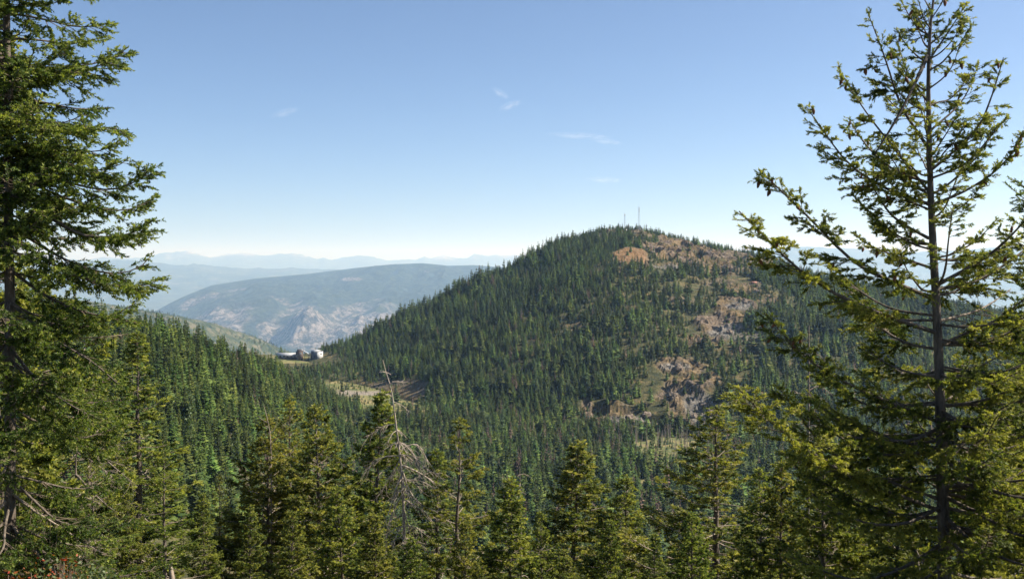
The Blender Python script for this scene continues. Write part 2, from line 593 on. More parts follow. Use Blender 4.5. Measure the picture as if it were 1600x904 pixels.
# the ground: one sheet from behind the camera to the horizon
Yg = np.concatenate([np.linspace(-40, 0, 9)[:-1], np.geomspace(1, 60, 40), np.linspace(62, 480, 130), np.linspace(484, 1500, 250), np.geomspace(1520, 140000, 80)])
ground = link('ground', grid_mesh('ground', EXT(-1600, 3200, 230), Yg, base_h, [M['floor']], {'meadow': meadow_of, 'gravel': gravel_of}))
tag(ground, 'steep near slope and valley floor below the hills', kind='structure')


def grey_of(x, y, z):
    u = u_of(x, y); v = pix_v(x, y, z)
    w = fbm(x / 25, y / 25, 4, 91)
    g = np.zeros(np.shape(u))
    for (cu, cv, ru, rv) in ((1095, 640, 34, 22), (1000, 656, 60, 9), (1060, 572, 26, 8), (1150, 520, 40, 16), (1045, 418, 34, 6), (1000, 430, 16, 8), (1160, 478, 24, 8)):
        q = np.sqrt(((u - cu) / ru) ** 2 + ((v - cv) / rv) ** 2)
        g = np.maximum(g, smooth((1.1 + 0.6 * w - q) / 0.4))
    return g * 0.8


Yh = np.concatenate([np.linspace(700, 880, 24)[:-1], np.linspace(880, 1680, 300), np.linspace(1690, 2300, 40)])
hill = link('hill', grid_mesh('hill', EXT(280, 2000, 560), Yh, hill_h, [M['hill']],
            {'bare': lambda x, y, z: hill_h(x, y, True)[4], 'heap': lambda x, y, z: hill_h(x, y, True)[5], 'grey': grey_of}))
hill.data.polygons.foreach_set('use_smooth', np.zeros(len(hill.data.polygons), bool))
tag(hill, 'rounded forested hill with open brown rock on its upper side', kind='structure')
spur = link('hillside', grid_mesh('hillside', EXT(-600, 740, 150), np.linspace(130, 1350, 240), spur_h, [M['floor']],
            {'meadow': lambda x, y, z: x * 0, 'gravel': lambda x, y, z: x * 0}))
tag(spur, 'dark forested hillside falling to the valley from the edge of view', kind='structure')

# the pale spur behind the saddle
PC = col_table([(-400, 420, 2700), (150, 470, 2800), (270, 491, 2900), (330, 503, 3000), (400, 526, 3100), (450, 548, 3200), (520, 575, 3300), (700, 640, 3400)])


KP = 1.7


def pale_h(x, y):
    return np.maximum(KP * pale_profile(np.asarray(x) / KP, np.asarray(y) / KP), -1330.0)


def pale_profile(x, y):
    u = u_of(x, y)
    dc, zc = np.interp(u, PC[0], PC[1]), np.interp(u, PC[0], PC[2])
    z = zc - np.where(y < dc, (dc - y) * 0.34, (y - dc) * 0.4)
    return z + 9 * fbm(x / 160, y / 160, 5, 101) * smooth(np.abs(y - dc) / 150 + 0.25)


pale = link('pale_spur', grid_mesh('pale_spur', EXT(-400, 720, 150), KP * np.linspace(1900, 3900, 120), pale_h, [M['pale']]))
tag(pale, 'pale green lightly wooded spur behind the saddle', kind='structure')

# the blue wooded ridge across the main valley
RC = col_table([(-200, 560, 7600), (150, 530, 8000), (225, 496, 8300), (265, 474, 8500), (290, 462, 8600), (330, 446, 8700), (400, 435, 8900), (480, 428, 9000), (560, 418, 9200),
                (610, 413, 9300), (660, 411, 9300), (700, 415, 9300), (740, 414, 9300), (790, 418, 9300), (860, 424, 9200), (1100, 440, 9000), (1500, 470, 9000)])
RF_D = 5600.0


KF = 2.2                                     # metres per unit of the ridge and range profiles below


def ridge_h(x, y):
    return np.maximum(KF * ridge_profile(np.asarray(x) / KF, np.asarray(y) / KF), -1330.0)


def ridge_profile(x, y):
    u = u_of(x, y)
    dc, zc = np.interp(u, RC[0], RC[1]), np.interp(u, RC[0], RC[2])
    s = (y - RF_D) / (dc - RF_D)
    zf = -585.0
    sc_ = np.clip(s, 0, 1)
    prof = 0.55 * sc_ + 0.45 * smooth(sc_ * 1.05)
    z = zf + (zc - zf) * prof
    z = np.where(s < 0, zf + (y - RF_D) * 0.2, z)
    z = np.where(s > 1, zc - 0.00018 * (y - dc) ** 2, z)
    rough_ = smooth(sc_ * 6) * smooth((1.02 - sc_) * 4)
    z = z + 85 * rough_ * fbm(x / 900, y / 900, 6, 111) + 75 * rough_ * fbm(x / 380, y / 700, 6, 113, True)
    # rocky knob standing out in front
    for (cu, cy_, ru, ry, hh) in ((476, 6500, 46, 520, 85), (535, 6350, 85, 420, 80), (610, 6450, 70, 420, 55), (380, 7000, 70, 500, 60)):
        q = np.sqrt(((u - cu) / ru) ** 2 + ((y - cy_) / ry) ** 2)
        z = z + hh * smooth(1.15 - q) * (0.75 + 0.8 * fbm(x / 220, y / 260, 6, 121, True))
    return z


def ridge_rock(x, y, z):
    u = u_of(x, y); v = pix_v(x, y, z)
    n = fbm(x / 800, y / 800, 6, 131)
    k = np.zeros(np.shape(u))
    for (cu, cv, ru, rv, st) in ((500, 510, 110, 38, 1), (370, 480, 90, 26, .8), (590, 480, 60, 10, .7), (410, 460, 60, 12, .6), (560, 500, 90, 20, .8), (640, 470, 60, 6, .6), (548, 436, 16, 3, .8), (668, 424, 6, 3, .9), (330, 510, 60, 20, .6)):
        q = np.sqrt(((u - cu) / ru) ** 2 + ((v - cv) / rv) ** 2)
        k = np.maximum(k, st * smooth((1.3 - q) / 0.6))
    return smooth((k + n * 1.1 - 0.35) / 0.4) * (k > 0.02)


ridge = link('ridge', grid_mesh('ridge', EXT(-100, 1150, 400), KF * np.linspace(5000, 10200, 230), ridge_h, [M['ridge']], {'rock': ridge_rock}))
tag(ridge, 'blue hazy wooded ridge with pale cliffs across the main valley', kind='structure')

# the distant mountains
def far_range(name, rows, d0, depth, seed, amp, foot, label, rock_v, crest):
    T = col_table(rows)
    def fh(x, y):
        x, y = x / KF, y / KF
        u = u_of(x, y)
        dc, zc = np.interp(u, T[0], T[1]), np.interp(u, T[0], T[2])
        zc = zc + crest * (fbm(u / 26, u * 0 + seed, 4, seed + 3, True) - .2)
        s = np.clip((y - d0) / (dc - d0), 0, 1)
        z = foot + (zc - foot) * (0.4 * s + 0.6 * smooth(s))
        z = np.where(y > dc, zc - (y - dc) * 0.12, z)
        return KF * (z + amp * smooth(s * 4) * (0.30 + 1.5 * smooth((1.02 - s) * 6)) * fbm(x / 2600, y / 2600, 6, seed, True))
    me = grid_mesh(name, np.concatenate([EXT(-1500, -110, 50), EXT(-100, 1700, 600), EXT(1710, 3100, 50)]), KF * np.linspace(d0 - 500, d0 + depth, 80), fh, [M['mount']],
                   {'rock': lambda x, y, z: smooth((rock_v - pix_v(x, y, z) + 14 * fbm(x / 2400, y / 2400, 5, seed + 7)) / 10)})
    o = link(name, me)
    tag(o, label, kind='structure')
    return o


far_range('distant_slopes', [(-1500, 430, 17500), (0, 425, 17500), (120, 412, 17500), (180, 408, 17500), (230, 410, 17500), (300, 416, 17500), (420, 420, 17500), (600, 424, 17500), (800, 420, 17500), (900, 414, 17500),
          (1100, 398, 17500), (1190, 391, 17500), (1240, 386, 17500), (1300, 389, 17500), (1360, 392, 17500), (1430, 396, 17500), (1500, 392, 17500), (1560, 388, 17500), (1650, 392, 17500), (3000, 420, 17500)],
          11500, 9000, 141, 70, -585, 'pale blue lower slopes beyond the wooded ridge', 380, 18)
far_range('mountains', [(-1500, 408, 30000), (0, 408, 30000), (130, 408, 30000), (175, 405, 30000), (205, 404, 30000), (232, 399, 30000), (250, 397, 30000), (265, 395, 30000), (280, 397, 30000), (295, 396, 30000), (312, 398, 30000), (330, 401, 30000), (352, 399, 30000), (376, 397, 30000), (392, 399, 30000),
          (420, 400, 30000), (455, 398, 30000), (480, 402, 30000), (510, 404, 30000), (545, 405, 30000), (575, 402, 30000), (610, 405, 30000), (650, 404, 30000), (685, 401, 30000), (720, 403, 30000), (752, 400, 30000), (790, 402, 30000), (815, 399, 30000),
          (850, 400, 30000), (1000, 396, 30000), (1200, 388, 30000), (1300, 384, 30000), (1350, 381, 30000), (1400, 379, 30000), (1450, 383, 30000), (1500, 375, 30000), (1530, 378, 30000), (1580, 382, 30000), (1700, 390, 30000), (3000, 400, 30000)],
          22000, 12000, 151, 90, -585, 'distant pale mountains along the horizon', 404, 75)

# the air
hz = Acc()
hz.box((0, 60000, 134.5), (560000, 180000, 2931))
mh, nt, out = mat('haze_air')
pv = nt.nodes.new('ShaderNodeVolumePrincipled')
pv.inputs['Color'].default_value = (0.42, 0.65, 1.0, 1)
pv.inputs['Density'].default_value = 3.8e-5
pv.inputs['Absorption Color'].default_value = (1, 1, 1, 1)
pv.inputs['Anisotropy'].default_value = 0.2
nt.links.new(pv.outputs[0], out.inputs['Volume'])
haze = link('haze', hz.mesh('haze', [mh]))
tag(haze, 'thin blue summer haze filling the valleys', kind='stuff')
# ------------------------------------------------------------------ forest: tree kinds
def unit(a):
    return a / (np.linalg.norm(a, axis=-1, keepdims=True) + 1e-9)


def far_conifer(seed, H=10.0, R=1.7, whorls=17, base=0.10, power=0.8, thin=0.0, parts=False, tone_shift=0.0, nmat=None):
    """a conifer for the slopes: whorls of drooping feathered boughs round a trunk"""
    r = np.random.default_rng(seed)
    cr, tr = Acc(), Acc()
    nm = nmat or M['needles_far']
    lean = r.normal(0, 0.012, 2) * H
    zt = np.array([0, 0.35, 0.7, 1.0]) * H
    trp = np.stack([lean[0] * (zt / H) ** 2, lean[1] * (zt / H) ** 2, zt], 1)
    tr.tube(trp, np.array([0.017, 0.012, 0.007, 0.001]) * H, 5)
    asym = r.uniform(0, 6.28)
    for w in range(whorls):
        f = base + (1 - base) * ((w + r.uniform(-.3, .3)) / whorls)
        f = min(max(f, base * 0.8), 0.985)
        rad = R * (1 - f) ** power * r.uniform(0.72, 1.22) + 0.10
        n = r.integers(5, 8)
        a0 = r.uniform(0, 6.28)
        for k in range(n):
            if r.random() < thin: continue
            a = a0 + k * 6.283 / n + r.normal(0, .22)
            L = rad * r.uniform(0.65, 1.15) * (1 + 0.16 * math.cos(a - asym))
            ca, sa = math.cos(a), math.sin(a)
            out = np.array([ca, sa, 0]); side = np.array([-sa, ca, 0]); up = np.array([0, 0, 1.0])
            o = np.array([lean[0] * f * f, lean[1] * f * f, f * H])
            droop = r.uniform(-.12, .38) - 0.35 * f
            rise = 0.55 * H / whorls
            t0 = r.uniform(0.15, 0.85) + tone_shift
            wd = L * r.uniform(0.26, 0.40)
            mid = o + out * L * 0.55 - up * L * droop * 0.35
            tip = o + out * L - up * L * (droop - 0.10)
            lf, rt = mid + side * wd - up * 0.22 * wd, mid - side * wd - up * 0.22 * wd
            v = [o + up * rise * 0.6, lf, tip, rt, mid + up * 0.16 * L, mid - up * (0.20 * L + 0.1)]
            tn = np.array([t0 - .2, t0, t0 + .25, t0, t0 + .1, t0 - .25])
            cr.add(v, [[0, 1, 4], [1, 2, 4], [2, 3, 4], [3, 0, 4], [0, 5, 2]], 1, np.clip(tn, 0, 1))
            for s_ in (-1, 1):                                   # feathered side sprays
                q = o + out * L * r.uniform(.35, .6) - up * L * droop * .3
                e = q + out * L * .32 + side * s_ * wd * r.uniform(1.1, 1.7) - up * L * r.uniform(.02, .2)
                cr.add([q + up * .05, e, q + out * L * .25 - up * .06], [[0, 1, 2]], 1, np.clip([t0 - .1, t0 + .2, t0], 0, 1))
    # leader
    for k in range(5):
        a = r.uniform(0, 6.28)
        o = np.array([lean[0], lean[1], H * 0.965])
        e = o + np.array([math.cos(a) * .16, math.sin(a) * .16, -.25]) * H / 10
        cr.add([o + np.array([0, 0, .045 * H]), e, o + np.array([math.sin(a) * .1, -math.cos(a) * .1, -.2])], [[0, 1, 2]], 1, 0.7)
    if parts:
        return tr.mesh('far_trunk', [M['trunk_far']]), cr.mesh('far_crown', [M['trunk_far'], nm])
    al = Acc()
    for A in (tr, cr):
        off = al.n
        al.v += A.v; al.f += [f + off for f in A.f]; al.m += A.m; al.t += A.t; al.n += A.n
    return al.mesh('slope_conifer', [M['trunk_far'], nm])


def far_broadleaf(seed, H=9.0, R=2.2):
    r = np.random.default_rng(seed)
    tr, cr = Acc(), Acc()
    tr.tube([[0, 0, 0], [0.05, 0, H * .4], [0, .1, H * .85]], [0.16, 0.11, 0.03], 5)
    n = 420
    z = r.uniform(.2, 1, n)
    rr = R * np.sqrt(np.clip(1 - ((z - .5) / .52) ** 2, 0, 1)) * r.uniform(.45, 1.1, n)
    a = r.uniform(0, 6.28, n)
    lump = 1 + .22 * np.sin(3 * a + 7 * z)
    c = np.stack([np.cos(a) * rr * lump, np.sin(a) * rr * lump, z * H], 1)
    d1 = unit(r.normal(0, 1, (n, 3))) * .42
    d2 = unit(r.normal(0, 1, (n, 3))) * .42
    V = np.stack([c - d1, c + d2, c + d1, c - d2], 1)
    cr.add(V.reshape(-1, 3), np.arange(n * 4).reshape(-1, 4), 1, np.repeat(np.clip(r.normal(.5, .25, n), 0, 1), 4))
    return tr.mesh('broadleaf_trunk', [M['trunk_far']]), cr.mesh('broadleaf_crown', [M['trunk_far'], M['leaves_pale']])


def far_snag(seed, H=14.0):
    r = np.random.default_rng(seed)
    a = Acc()
    l = r.normal(0, .25, 2)
    a.tube([[0, 0, 0], [l[0] * .3, l[1] * .3, H * .5], [l[0], l[1], H]], [.24, .17, .05], 5)
    for k in range(14):
        f = r.uniform(.3, .97)
        an = r.uniform(0, 6.28)
        L = r.uniform(.4, 1.3) * (1.25 - f)
        o = np.array([l[0] * f, l[1] * f, f * H])
        a.tube([o, o + np.array([math.cos(an) * L, math.sin(an) * L, -L * r.uniform(0, .5)])], [.06, .03], 3)
    return a.mesh('snag', [M['deadwood_far']])


M['needles_dead'] = needle_mat('needles_dead', (0.07, 0.05, 0.04), (0.14, 0.10, 0.075), (0.22, 0.15, 0.10), 0.1, 0.3)
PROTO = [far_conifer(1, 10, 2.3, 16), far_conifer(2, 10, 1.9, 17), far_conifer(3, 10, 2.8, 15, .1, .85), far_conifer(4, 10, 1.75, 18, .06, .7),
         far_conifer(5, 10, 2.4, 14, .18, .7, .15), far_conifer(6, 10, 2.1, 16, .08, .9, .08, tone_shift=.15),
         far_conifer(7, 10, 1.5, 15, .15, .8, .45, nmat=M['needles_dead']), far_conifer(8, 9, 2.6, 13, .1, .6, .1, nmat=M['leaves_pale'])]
PROTO_PARTS = [far_conifer(21 + k, 10, R_, w_, b_, p_, t_, True) for k, (R_, w_, b_, p_, t_) in
               enumerate([(2.1, 23, .10, .8, 0), (1.8, 24, .08, .75, .05), (2.5, 22, .12, .85, 0), (2.0, 21, .16, .8, .15)])]


def scatter(umin, umax, ymin, ymax, spacing, hfun, seed):
    """jittered plan grid of tree feet inside a fan"""
    r = np.random.default_rng(seed)
    x0 = min((umin - 800) / F * ymin, (umin - 800) / F * ymax)
    x1 = max((umax - 800) / F * ymin, (umax - 800) / F * ymax)
    gx, gy = np.meshgrid(np.arange(x0, x1, spacing), np.arange(ymin, ymax, spacing))
    gx = gx.ravel() + r.uniform(-.5, .5, gx.size) * spacing
    gy = gy.ravel() + r.uniform(-.5, .5, gy.size) * spacing
    u = u_of(gx, gy)
    k = (u > umin) & (u < umax) & (gy > 5)
    gx, gy, u = gx[k], gy[k], u[k]
    z = hfun(gx, gy)
    return gx, gy, z, u, pix_v(gx, gy, z), r


def meadow_at(x, y, z):
    return np.maximum(meadow_of(x, y, z), gravel_of(x, y, z))


# the hill
x, y, z, u, v, r = scatter(430, 1720, 850, 1760, 5.2, land_h, 301)
hz_, s_, _, _, bare, heap = hill_h(x, y, True)
den = 1 - (0.90 + .3 * fbm(x / 22, y / 22, 3, 407)) * smooth(bare * 1.15)
den = np.where((v > 560) & (u > 880), np.maximum(den, .16 + .5 * fbm(x / 26, y / 26, 3, 413)), den)
den = np.where(heap > .3, .07, den)
den *= np.clip(0.80 + 0.8 * fbm(x / 48, y / 48, 4, 401), .2, 1)
edge = fbm(x / 28, y / 28, 4, 402)
den *= np.where((u > 1020) & (u < 1190) & (v > 420) & (v < 640), smooth((edge + .42) / .35), 1)     # patchier wood down the open side
den *= np.where((u < 660) & (v > 560), 0.8, 1)
den = np.where((u > 425) & (u < 512) & (v > 550) & (v < 570), 0.10, den)                             # yard round the mill buildings
md = meadow_at(x, y, z)
den *= 1 - 0.95 * md
low = base_h(x, y) >= hz_ - 0.3
keep = (r.random(len(x)) < den) & (spur_h(x, y) < z + .01) & ((~low) | (y > 990)) & (s_ < 1.25)
hh = np.clip(9.8 * np.exp(r.normal(0, .36, len(x))), 3.0, 19) * np.interp(u, [440, 530, 600, 800, 1000, 1300], [.62, .7, 1.2, 1.12, .95, 1.1]) * (1 - .35 * bare)
hh *= 1 + .45 * fbm(x / 60, y / 60, 3, 411)
hh *= np.where(s_ > .93, np.where(u < 900, 1.15, .85), 1)
hill_pts = np.stack([x, y, z, hh], 1)[keep]

# the valley floor and the lower part of the near slope
x, y, z, u, v, r = scatter(200, 1750, 330, 1010, 5.2, land_h, 302)
md = meadow_at(x, y, z)
grow = np.interp(y, [330, 520, 1000], [1.25, 1.15, .9])
keep = (base_h(x, y) >= z - 0.01) & (r.random(len(x)) < (1 - .93 * md) * (0.86 + .3 * fbm(x / 40, y / 40, 3, 403)))
valley_pts = np.stack([x, y, z, np.clip(12.2 * np.exp(r.normal(0, .34, len(x))), 4, 22) * grow], 1)[keep]

# young trees dotted over the meadows
x, y, z, u, v, r = scatter(440, 1150, 700, 1300, 6, land_h, 305)
keep = (meadow_of(x, y, z) > .5) & (gravel_of(x, y, z) < .4) & (r.random(len(x)) < .75)
young = np.stack([x, y, z, r.uniform(1.5, 5.0, len(x))], 1)[keep]
valley_pts = np.concatenate([valley_pts, young])

# the near hillside at the side
x, y, z, u, v, r = scatter(-120, 660, 190, 1060, 5.0, land_h, 303)
keep = (spur_h(x, y) >= z - .01) & (r.random(len(x)) < .80 + .5 * fbm(x / 25, y / 25, 3, 409))
spur_pts = np.stack([x, y, z, np.clip(13 * np.exp(r.normal(0, .30, len(x))), 5, 20) * np.interp(u, [460, 560], [1, .62])], 1)[keep]

# the pale spur
x, y, z, u, v, r = scatter(180, 560, 2300 * KP, 3350 * KP, 12, pale_h, 304)
keep = r.random(len(x)) < np.clip(.55 + .9 * fbm(x / 220, y / 220, 4, 404), .05, .95)
pale_pts = np.stack([x, y, z, r.uniform(7, 15, len(x))], 1)[keep]


# the 300 slope conifers that show largest stand as single trees
def picks(pts, n):
    u = u_of(pts[:, 0], pts[:, 1])
    vt = pix_v(pts[:, 0], pts[:, 1], pts[:, 2] + pts[:, 3] * .6)
    ok = ((u > 225) & (u < 400) & (vt < 730)) | ((u >= 400) & (u < 560) & (vt < 640))
    size = np.where(ok, pts[:, 3] / pts[:, 1], 0)
    idx = np.argsort(-size)[:n]
    m = np.zeros(len(pts), bool)
    m[idx] = True
    return m


pm = picks(spur_pts, 294)
singles, spur_pts = spur_pts[pm], spur_pts[~pm]
GRP = 'tall conifers on the near hillside'
LAB = 'tall dark green conifer in the dense wood on the near hillside'
for k, (x, y, z, h) in enumerate(singles):
    t = empty('conifer_tree', (x, y, z - .3), rng.uniform(0, 6.28))
    s = h / 10
    w = s * rng.uniform(.85, 1.15)
    t.scale = (w, w, s)
    tag(t, LAB, 'conifer', GRP)
    tm, cm = PROTO_PARTS[k % 4]
    link('trunk', tm, t)
    link('crown', cm, t)

# single trees at the brow of the hill also serve as the kinds the forest mass repeats
kinds = bpy.data.collections.new('forest_kinds')
SC.collection.children.link(kinds)
SPOT = [(640, 505, 'tall conifer on the lower skyline of the hill'), (700, 476, 'conifer breaking the skyline halfway up the hill'), (760, 446, 'conifer on the skyline of the upper hill slope'),
        (905, 368, 'small conifer on the shoulder just below the summit'), (1062, 376, 'small conifer on the skyline beside the summit quarry'), (1150, 394, 'conifer on the skyline where the hill falls away'),
        (1205, 404, 'thin brown dying conifer on the falling skyline'), (800, 426, 'light green round topped tree on the upper skyline')]
for k, (su, sv, lab) in enumerate(SPOT):
    yy = float(np.interp(su, HC[0], HC[1])) - 4
    xx = (su - 800) / F * yy
    o = bpy.data.objects.new('skyline_conifer', PROTO[k])
    kinds.objects.link(o)
    o.location = (xx, yy, float(land_h(xx, yy)) - .3)
    o.scale = (1.15,) * 3
    tag(o, lab, 'conifer')


def forest(name, pts, label, seed, dying=.03):
    r = np.random.default_rng(seed)
    n = len(pts)
    me = bpy.data.meshes.new(name)
    me.vertices.add(n)
    P3 = pts[:, :3].copy()
    P3[:, 2] -= .3
    me.vertices.foreach_set('co', P3.astype(np.float32).ravel())
    s = pts[:, 3] / 10
    w = s * r.uniform(.75, 1.5, n)
    for nm, arr in (('rot', np.stack([r.normal(0, .03, n), r.normal(0, .03, n), r.uniform(0, 6.28, n)], 1)), ('scl', np.stack([w, w, s], 1))):
        at = me.attributes.new(nm, 'FLOAT_VECTOR', 'POINT')
        at.data.foreach_set('vector', arr.astype(np.float32).ravel())
    at = me.attributes.new('pick', 'INT', 'POINT')
    at.data.foreach_set('value', np.where(r.random(n) < dying, 6, np.where(r.random(n) < .07, 7, r.integers(0, 6, n))).astype(np.int32))
    o = link(name, me)
    ng = bpy.data.node_groups.new(name, 'GeometryNodeTree')
    ng.interface.new_socket('Geometry', in_out='INPUT', socket_type='NodeSocketGeometry')
    ng.interface.new_socket('Geometry', in_out='OUTPUT', socket_type='NodeSocketGeometry')
    gi, go = ng.nodes.new('NodeGroupInput'), ng.nodes.new('NodeGroupOutput')
    ci = ng.nodes.new('GeometryNodeCollectionInfo')
    ci.inputs['Collection'].default_value = kinds
    ci.inputs['Separate Children'].default_value = True
    ci.inputs['Reset Children'].default_value = True
    ip = ng.nodes.new('GeometryNodeInstanceOnPoints')
    ip.inputs['Pick Instance'].default_value = True

    def na(nm, dt):
        a = ng.nodes.new('GeometryNodeInputNamedAttribute')
        a.data_type = dt
        a.inputs['Name'].default_value = nm
        return a.outputs['Attribute']
    L = ng.links.new
    L(gi.outputs[0], ip.inputs['Points'])
    L(ci.outputs[0], ip.inputs['Instance'])
    L(na('pick', 'INT'), ip.inputs['Instance Index'])
    L(na('rot', 'FLOAT_VECTOR'), ip.inputs['Rotation'])
    L(na('scl', 'FLOAT_VECTOR'), ip.inputs['Scale'])
    L(ip.outputs[0], go.inputs[0])
    md = o.modifiers.new('trees', 'NODES')
    md.node_group = ng
    tag(o, label, 'forest', kind='stuff')
    return o


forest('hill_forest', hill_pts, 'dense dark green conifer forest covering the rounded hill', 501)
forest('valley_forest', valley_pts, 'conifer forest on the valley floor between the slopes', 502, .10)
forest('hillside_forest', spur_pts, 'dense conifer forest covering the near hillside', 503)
forest('spur_forest', pale_pts, 'scattered small trees on the pale far spur', 504)
print('forest', len(hill_pts), len(valley_pts), len(spur_pts), len(pale_pts))

# pale broadleaf trees in the hollow at the foot of the hill and on the near hillside
BL = [far_broadleaf(61), far_broadleaf(62, 10, 1.9), far_broadleaf(63, 8, 2.4)]
r = np.random.default_rng(77)
for k in range(64):
    if k < 44:
        bu, bd = r.uniform(655, 720), r.uniform(985, 1120)
        lab, grp = 'pale green broadleaf tree in the hollow beside the meadow', 'broadleaf trees beside the meadow'
    else:
        bu, bd = r.uniform(290, 380), r.uniform(330, 440)
        lab, grp = 'pale green broadleaf tree among dark conifers on the near hillside', 'broadleaf trees on the near hillside'
    xx = (bu - 800) / F * bd
    t = empty('broadleaf_tree', (xx, bd, float(land_h(xx, bd)) - .2), r.uniform(0, 6.28))
    s = r.uniform(.75, 1.5)
    t.scale = (s * .9, s * .9, s * r.uniform(1, 1.35))
    tag(t, lab, 'tree', grp)
    tm, cm = BL[k % 3]
    link('trunk', tm, t)
    link('crown', cm, t)

# grey dead poles standing on the valley floor
SN = [far_snag(71), far_snag(72, 12), far_snag(73, 16)]
for k in range(150):
    if k < 120:
        bu, bd = r.uniform(925, 1115), r.uniform(790, 905)
        lab, grp = 'bare grey dead pole standing round the valley clearing', 'dead poles round the valley clearing'
    else:
        bu, bd = r.uniform(740, 930), r.uniform(700, 900)
        lab, grp = 'bare grey dead pole among the valley conifers', 'dead poles among the valley conifers'
    xx = (bu - 800) / F * bd
    o = link('dead_pole', SN[k % 3], None, (xx, bd, float(land_h(xx, bd)) - .2))
    o.rotation_euler = (r.normal(0, .03), r.normal(0, .03), r.uniform(0, 6.28))
    o.scale = (1, 1, r.uniform(.75, 1.2))
    tag(o, lab, 'dead tree', grp)

# ------------------------------------------------------------------ buildings at the saddle and masts on the summit
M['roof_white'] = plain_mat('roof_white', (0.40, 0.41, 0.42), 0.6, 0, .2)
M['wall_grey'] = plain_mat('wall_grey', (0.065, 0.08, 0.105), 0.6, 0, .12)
M['wall_dark'] = plain_mat('wall_dark', (0.06, 0.05, 0.05), 0.8, 0, .3)
M['wood_dark'] = plain_mat('wood_dark', (0.11, 0.08, 0.06), 0.9, 0, .3)
M['rust'] = plain_mat('rust', (0.28, 0.12, 0.08), 0.8, 0, .3)
M['steel'] = plain_mat('steel', (0.42, 0.44, 0.47), 0.5, .2, .1)


def at_ground(u, d, dz=0.0):
    x = (u - 800) / F * d
    return np.array([x, d, float(land_h(x, d)) + dz])


def boxpart(name, parent, c, s, m, rz=0.0, taper=1.0):
    a = Acc()
    a.box((0, 0, 0), s, 0, 0, taper)
    o = link(name, a.mesh(name, [m]), parent, c)
    o.rotation_euler = (0, 0, rz)
    return o


def gable(name, parent, L, W, rise, over, thick, m, loc):
    """two roof slopes as one closed slab, ridge along x"""
    a = Acc()
    l, w = L / 2 + over, W / 2 + over
    k = rise / (W / 2)
    e = -over * k
    V = [[-l, -w, e], [l, -w, e], [l, 0, rise], [-l, 0, rise], [l, w, e], [-l, w, e]]
    V2 = [[p[0], p[1], p[2] + thick] for p in V]
    a.add(V + V2, [[0, 3, 2, 1], [3, 5, 4, 2], [6, 7, 8, 9], [9, 8, 10, 11], [0, 1, 7, 6], [4, 5, 11, 10], [1, 2, 8, 7], [2, 4, 10, 8], [5, 3, 9, 11], [3, 0, 6, 9]])
    return link(name, a.mesh(name, [m]), parent, loc)


def gable_wall(parent, W, rise, x, z, m):
    a = Acc()
    V = [[x - .12, -W / 2, z], [x - .12, W / 2, z], [x - .12, 0, z + rise], [x + .12, -W / 2, z], [x + .12, W / 2, z], [x + .12, 0, z + rise]]
    a.add(V, [[0, 2, 1], [3, 4, 5]])
    a.add(V, [[0, 1, 4, 3], [1, 2, 5, 4], [2, 0, 3, 5]])
    return link('gable', a.mesh('gable', [m]), parent)


BD = 1440.0
g = at_ground(450, BD)
zy = P(470, 559, BD)[2]                      # level of the yard
shed = empty('long_shed', (g[0], g[1], zy), math.radians(-4))
shed.scale = (1.15, 1.2, 1.25)
tag(shed, 'long low shed with a white roof at the saddle', 'building')
boxpart('wall', shed, (0, 0, 1.3), (29, 8, 4.6), M['wall_dark'])
gable('roof', shed, 29, 8, 2.2, .8, .25, M['roof_white'], (0, 0, 3.62))
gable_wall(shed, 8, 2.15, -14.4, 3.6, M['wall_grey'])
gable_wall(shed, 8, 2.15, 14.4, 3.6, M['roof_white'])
for k in range(6):
    boxpart('window', shed, (-11.5 + k * 4.6, -4.03, 2.2), (2.2, .16, 1.3), M['steel'])
boxpart('door', shed, (13.0, -4.03, 1.4), (1.8, .16, 3.0), M['rust'])

g = at_ground(468.5, BD - 6)
mill = empty('ore_mill', (g[0], g[1], zy - .5), math.radians(8))
mill.scale = (1.2, 1.2, 1.25)
tag(mill, 'dark wooden mill tower with a sloping conveyor between the shed and grey building', 'building')
boxpart('tower', mill, (0, 0, 3.2), (6.4, 6.0, 11.5), M['wood_dark'])
gable('roof', mill, 6.4, 6.0, 1.8, .5, .25, M['wall_dark'], (0, 0, 8.96))
boxpart('annex', mill, (-3.9, .5, 6.6), (2.6, 4.4, 4.0), M['wall_dark'])
boxpart('window', mill, (.6, -3.04, 6.2), (1.9, .14, 1.7), M['roof_white'])
cv = Acc()
cv.tube([[1.5, -1, 10.6], [11.5, -2.4, 4.4]], [.75, .75], 4)
link('conveyor', cv.mesh('conveyor', [M['steel']]), mill)
for xx, zz in ((5, 7.6), (9.5, 4.8)):
    boxpart('conveyor_leg', mill, (xx, -1.9, zz / 2 - 1), (.4, .4, zz + 1), M['wood_dark'])

g = at_ground(494.5, BD - 10)
gb = empty('grey_building', (g[0], g[1], zy - .6), math.radians(-34))
gb.scale = (1.3, 1.3, 1.2)
tag(gb, 'tall grey metal clad building with a pale roof at the saddle', 'building')
boxpart('wall', gb, (0, 0, 3.6), (9.6, 9.0, 11.4), M['wall_grey'])  # wall tone darkened to carry the shade on the front
gable('roof', gb, 9.6, 9.0, 1.8, .4, .25, M['roof_white'], (0, 0, 9.32))
gable_wall(gb, 9.0, 1.75, 4.65, 9.3, M['roof_white'])  # sun-side gable painted paler than the opposite one
boxpart('painted_sunlit_side', gb, (4.86, 0, 3.5), (.12, 8.9, 11.2), M['roof_white'])  # white panel puts sunlight on the right face into its colour
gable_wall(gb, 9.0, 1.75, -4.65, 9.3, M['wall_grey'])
boxpart('door', gb, (0, -4.54, 1.4), (3.4, .14, 4.6), M['wall_dark'])
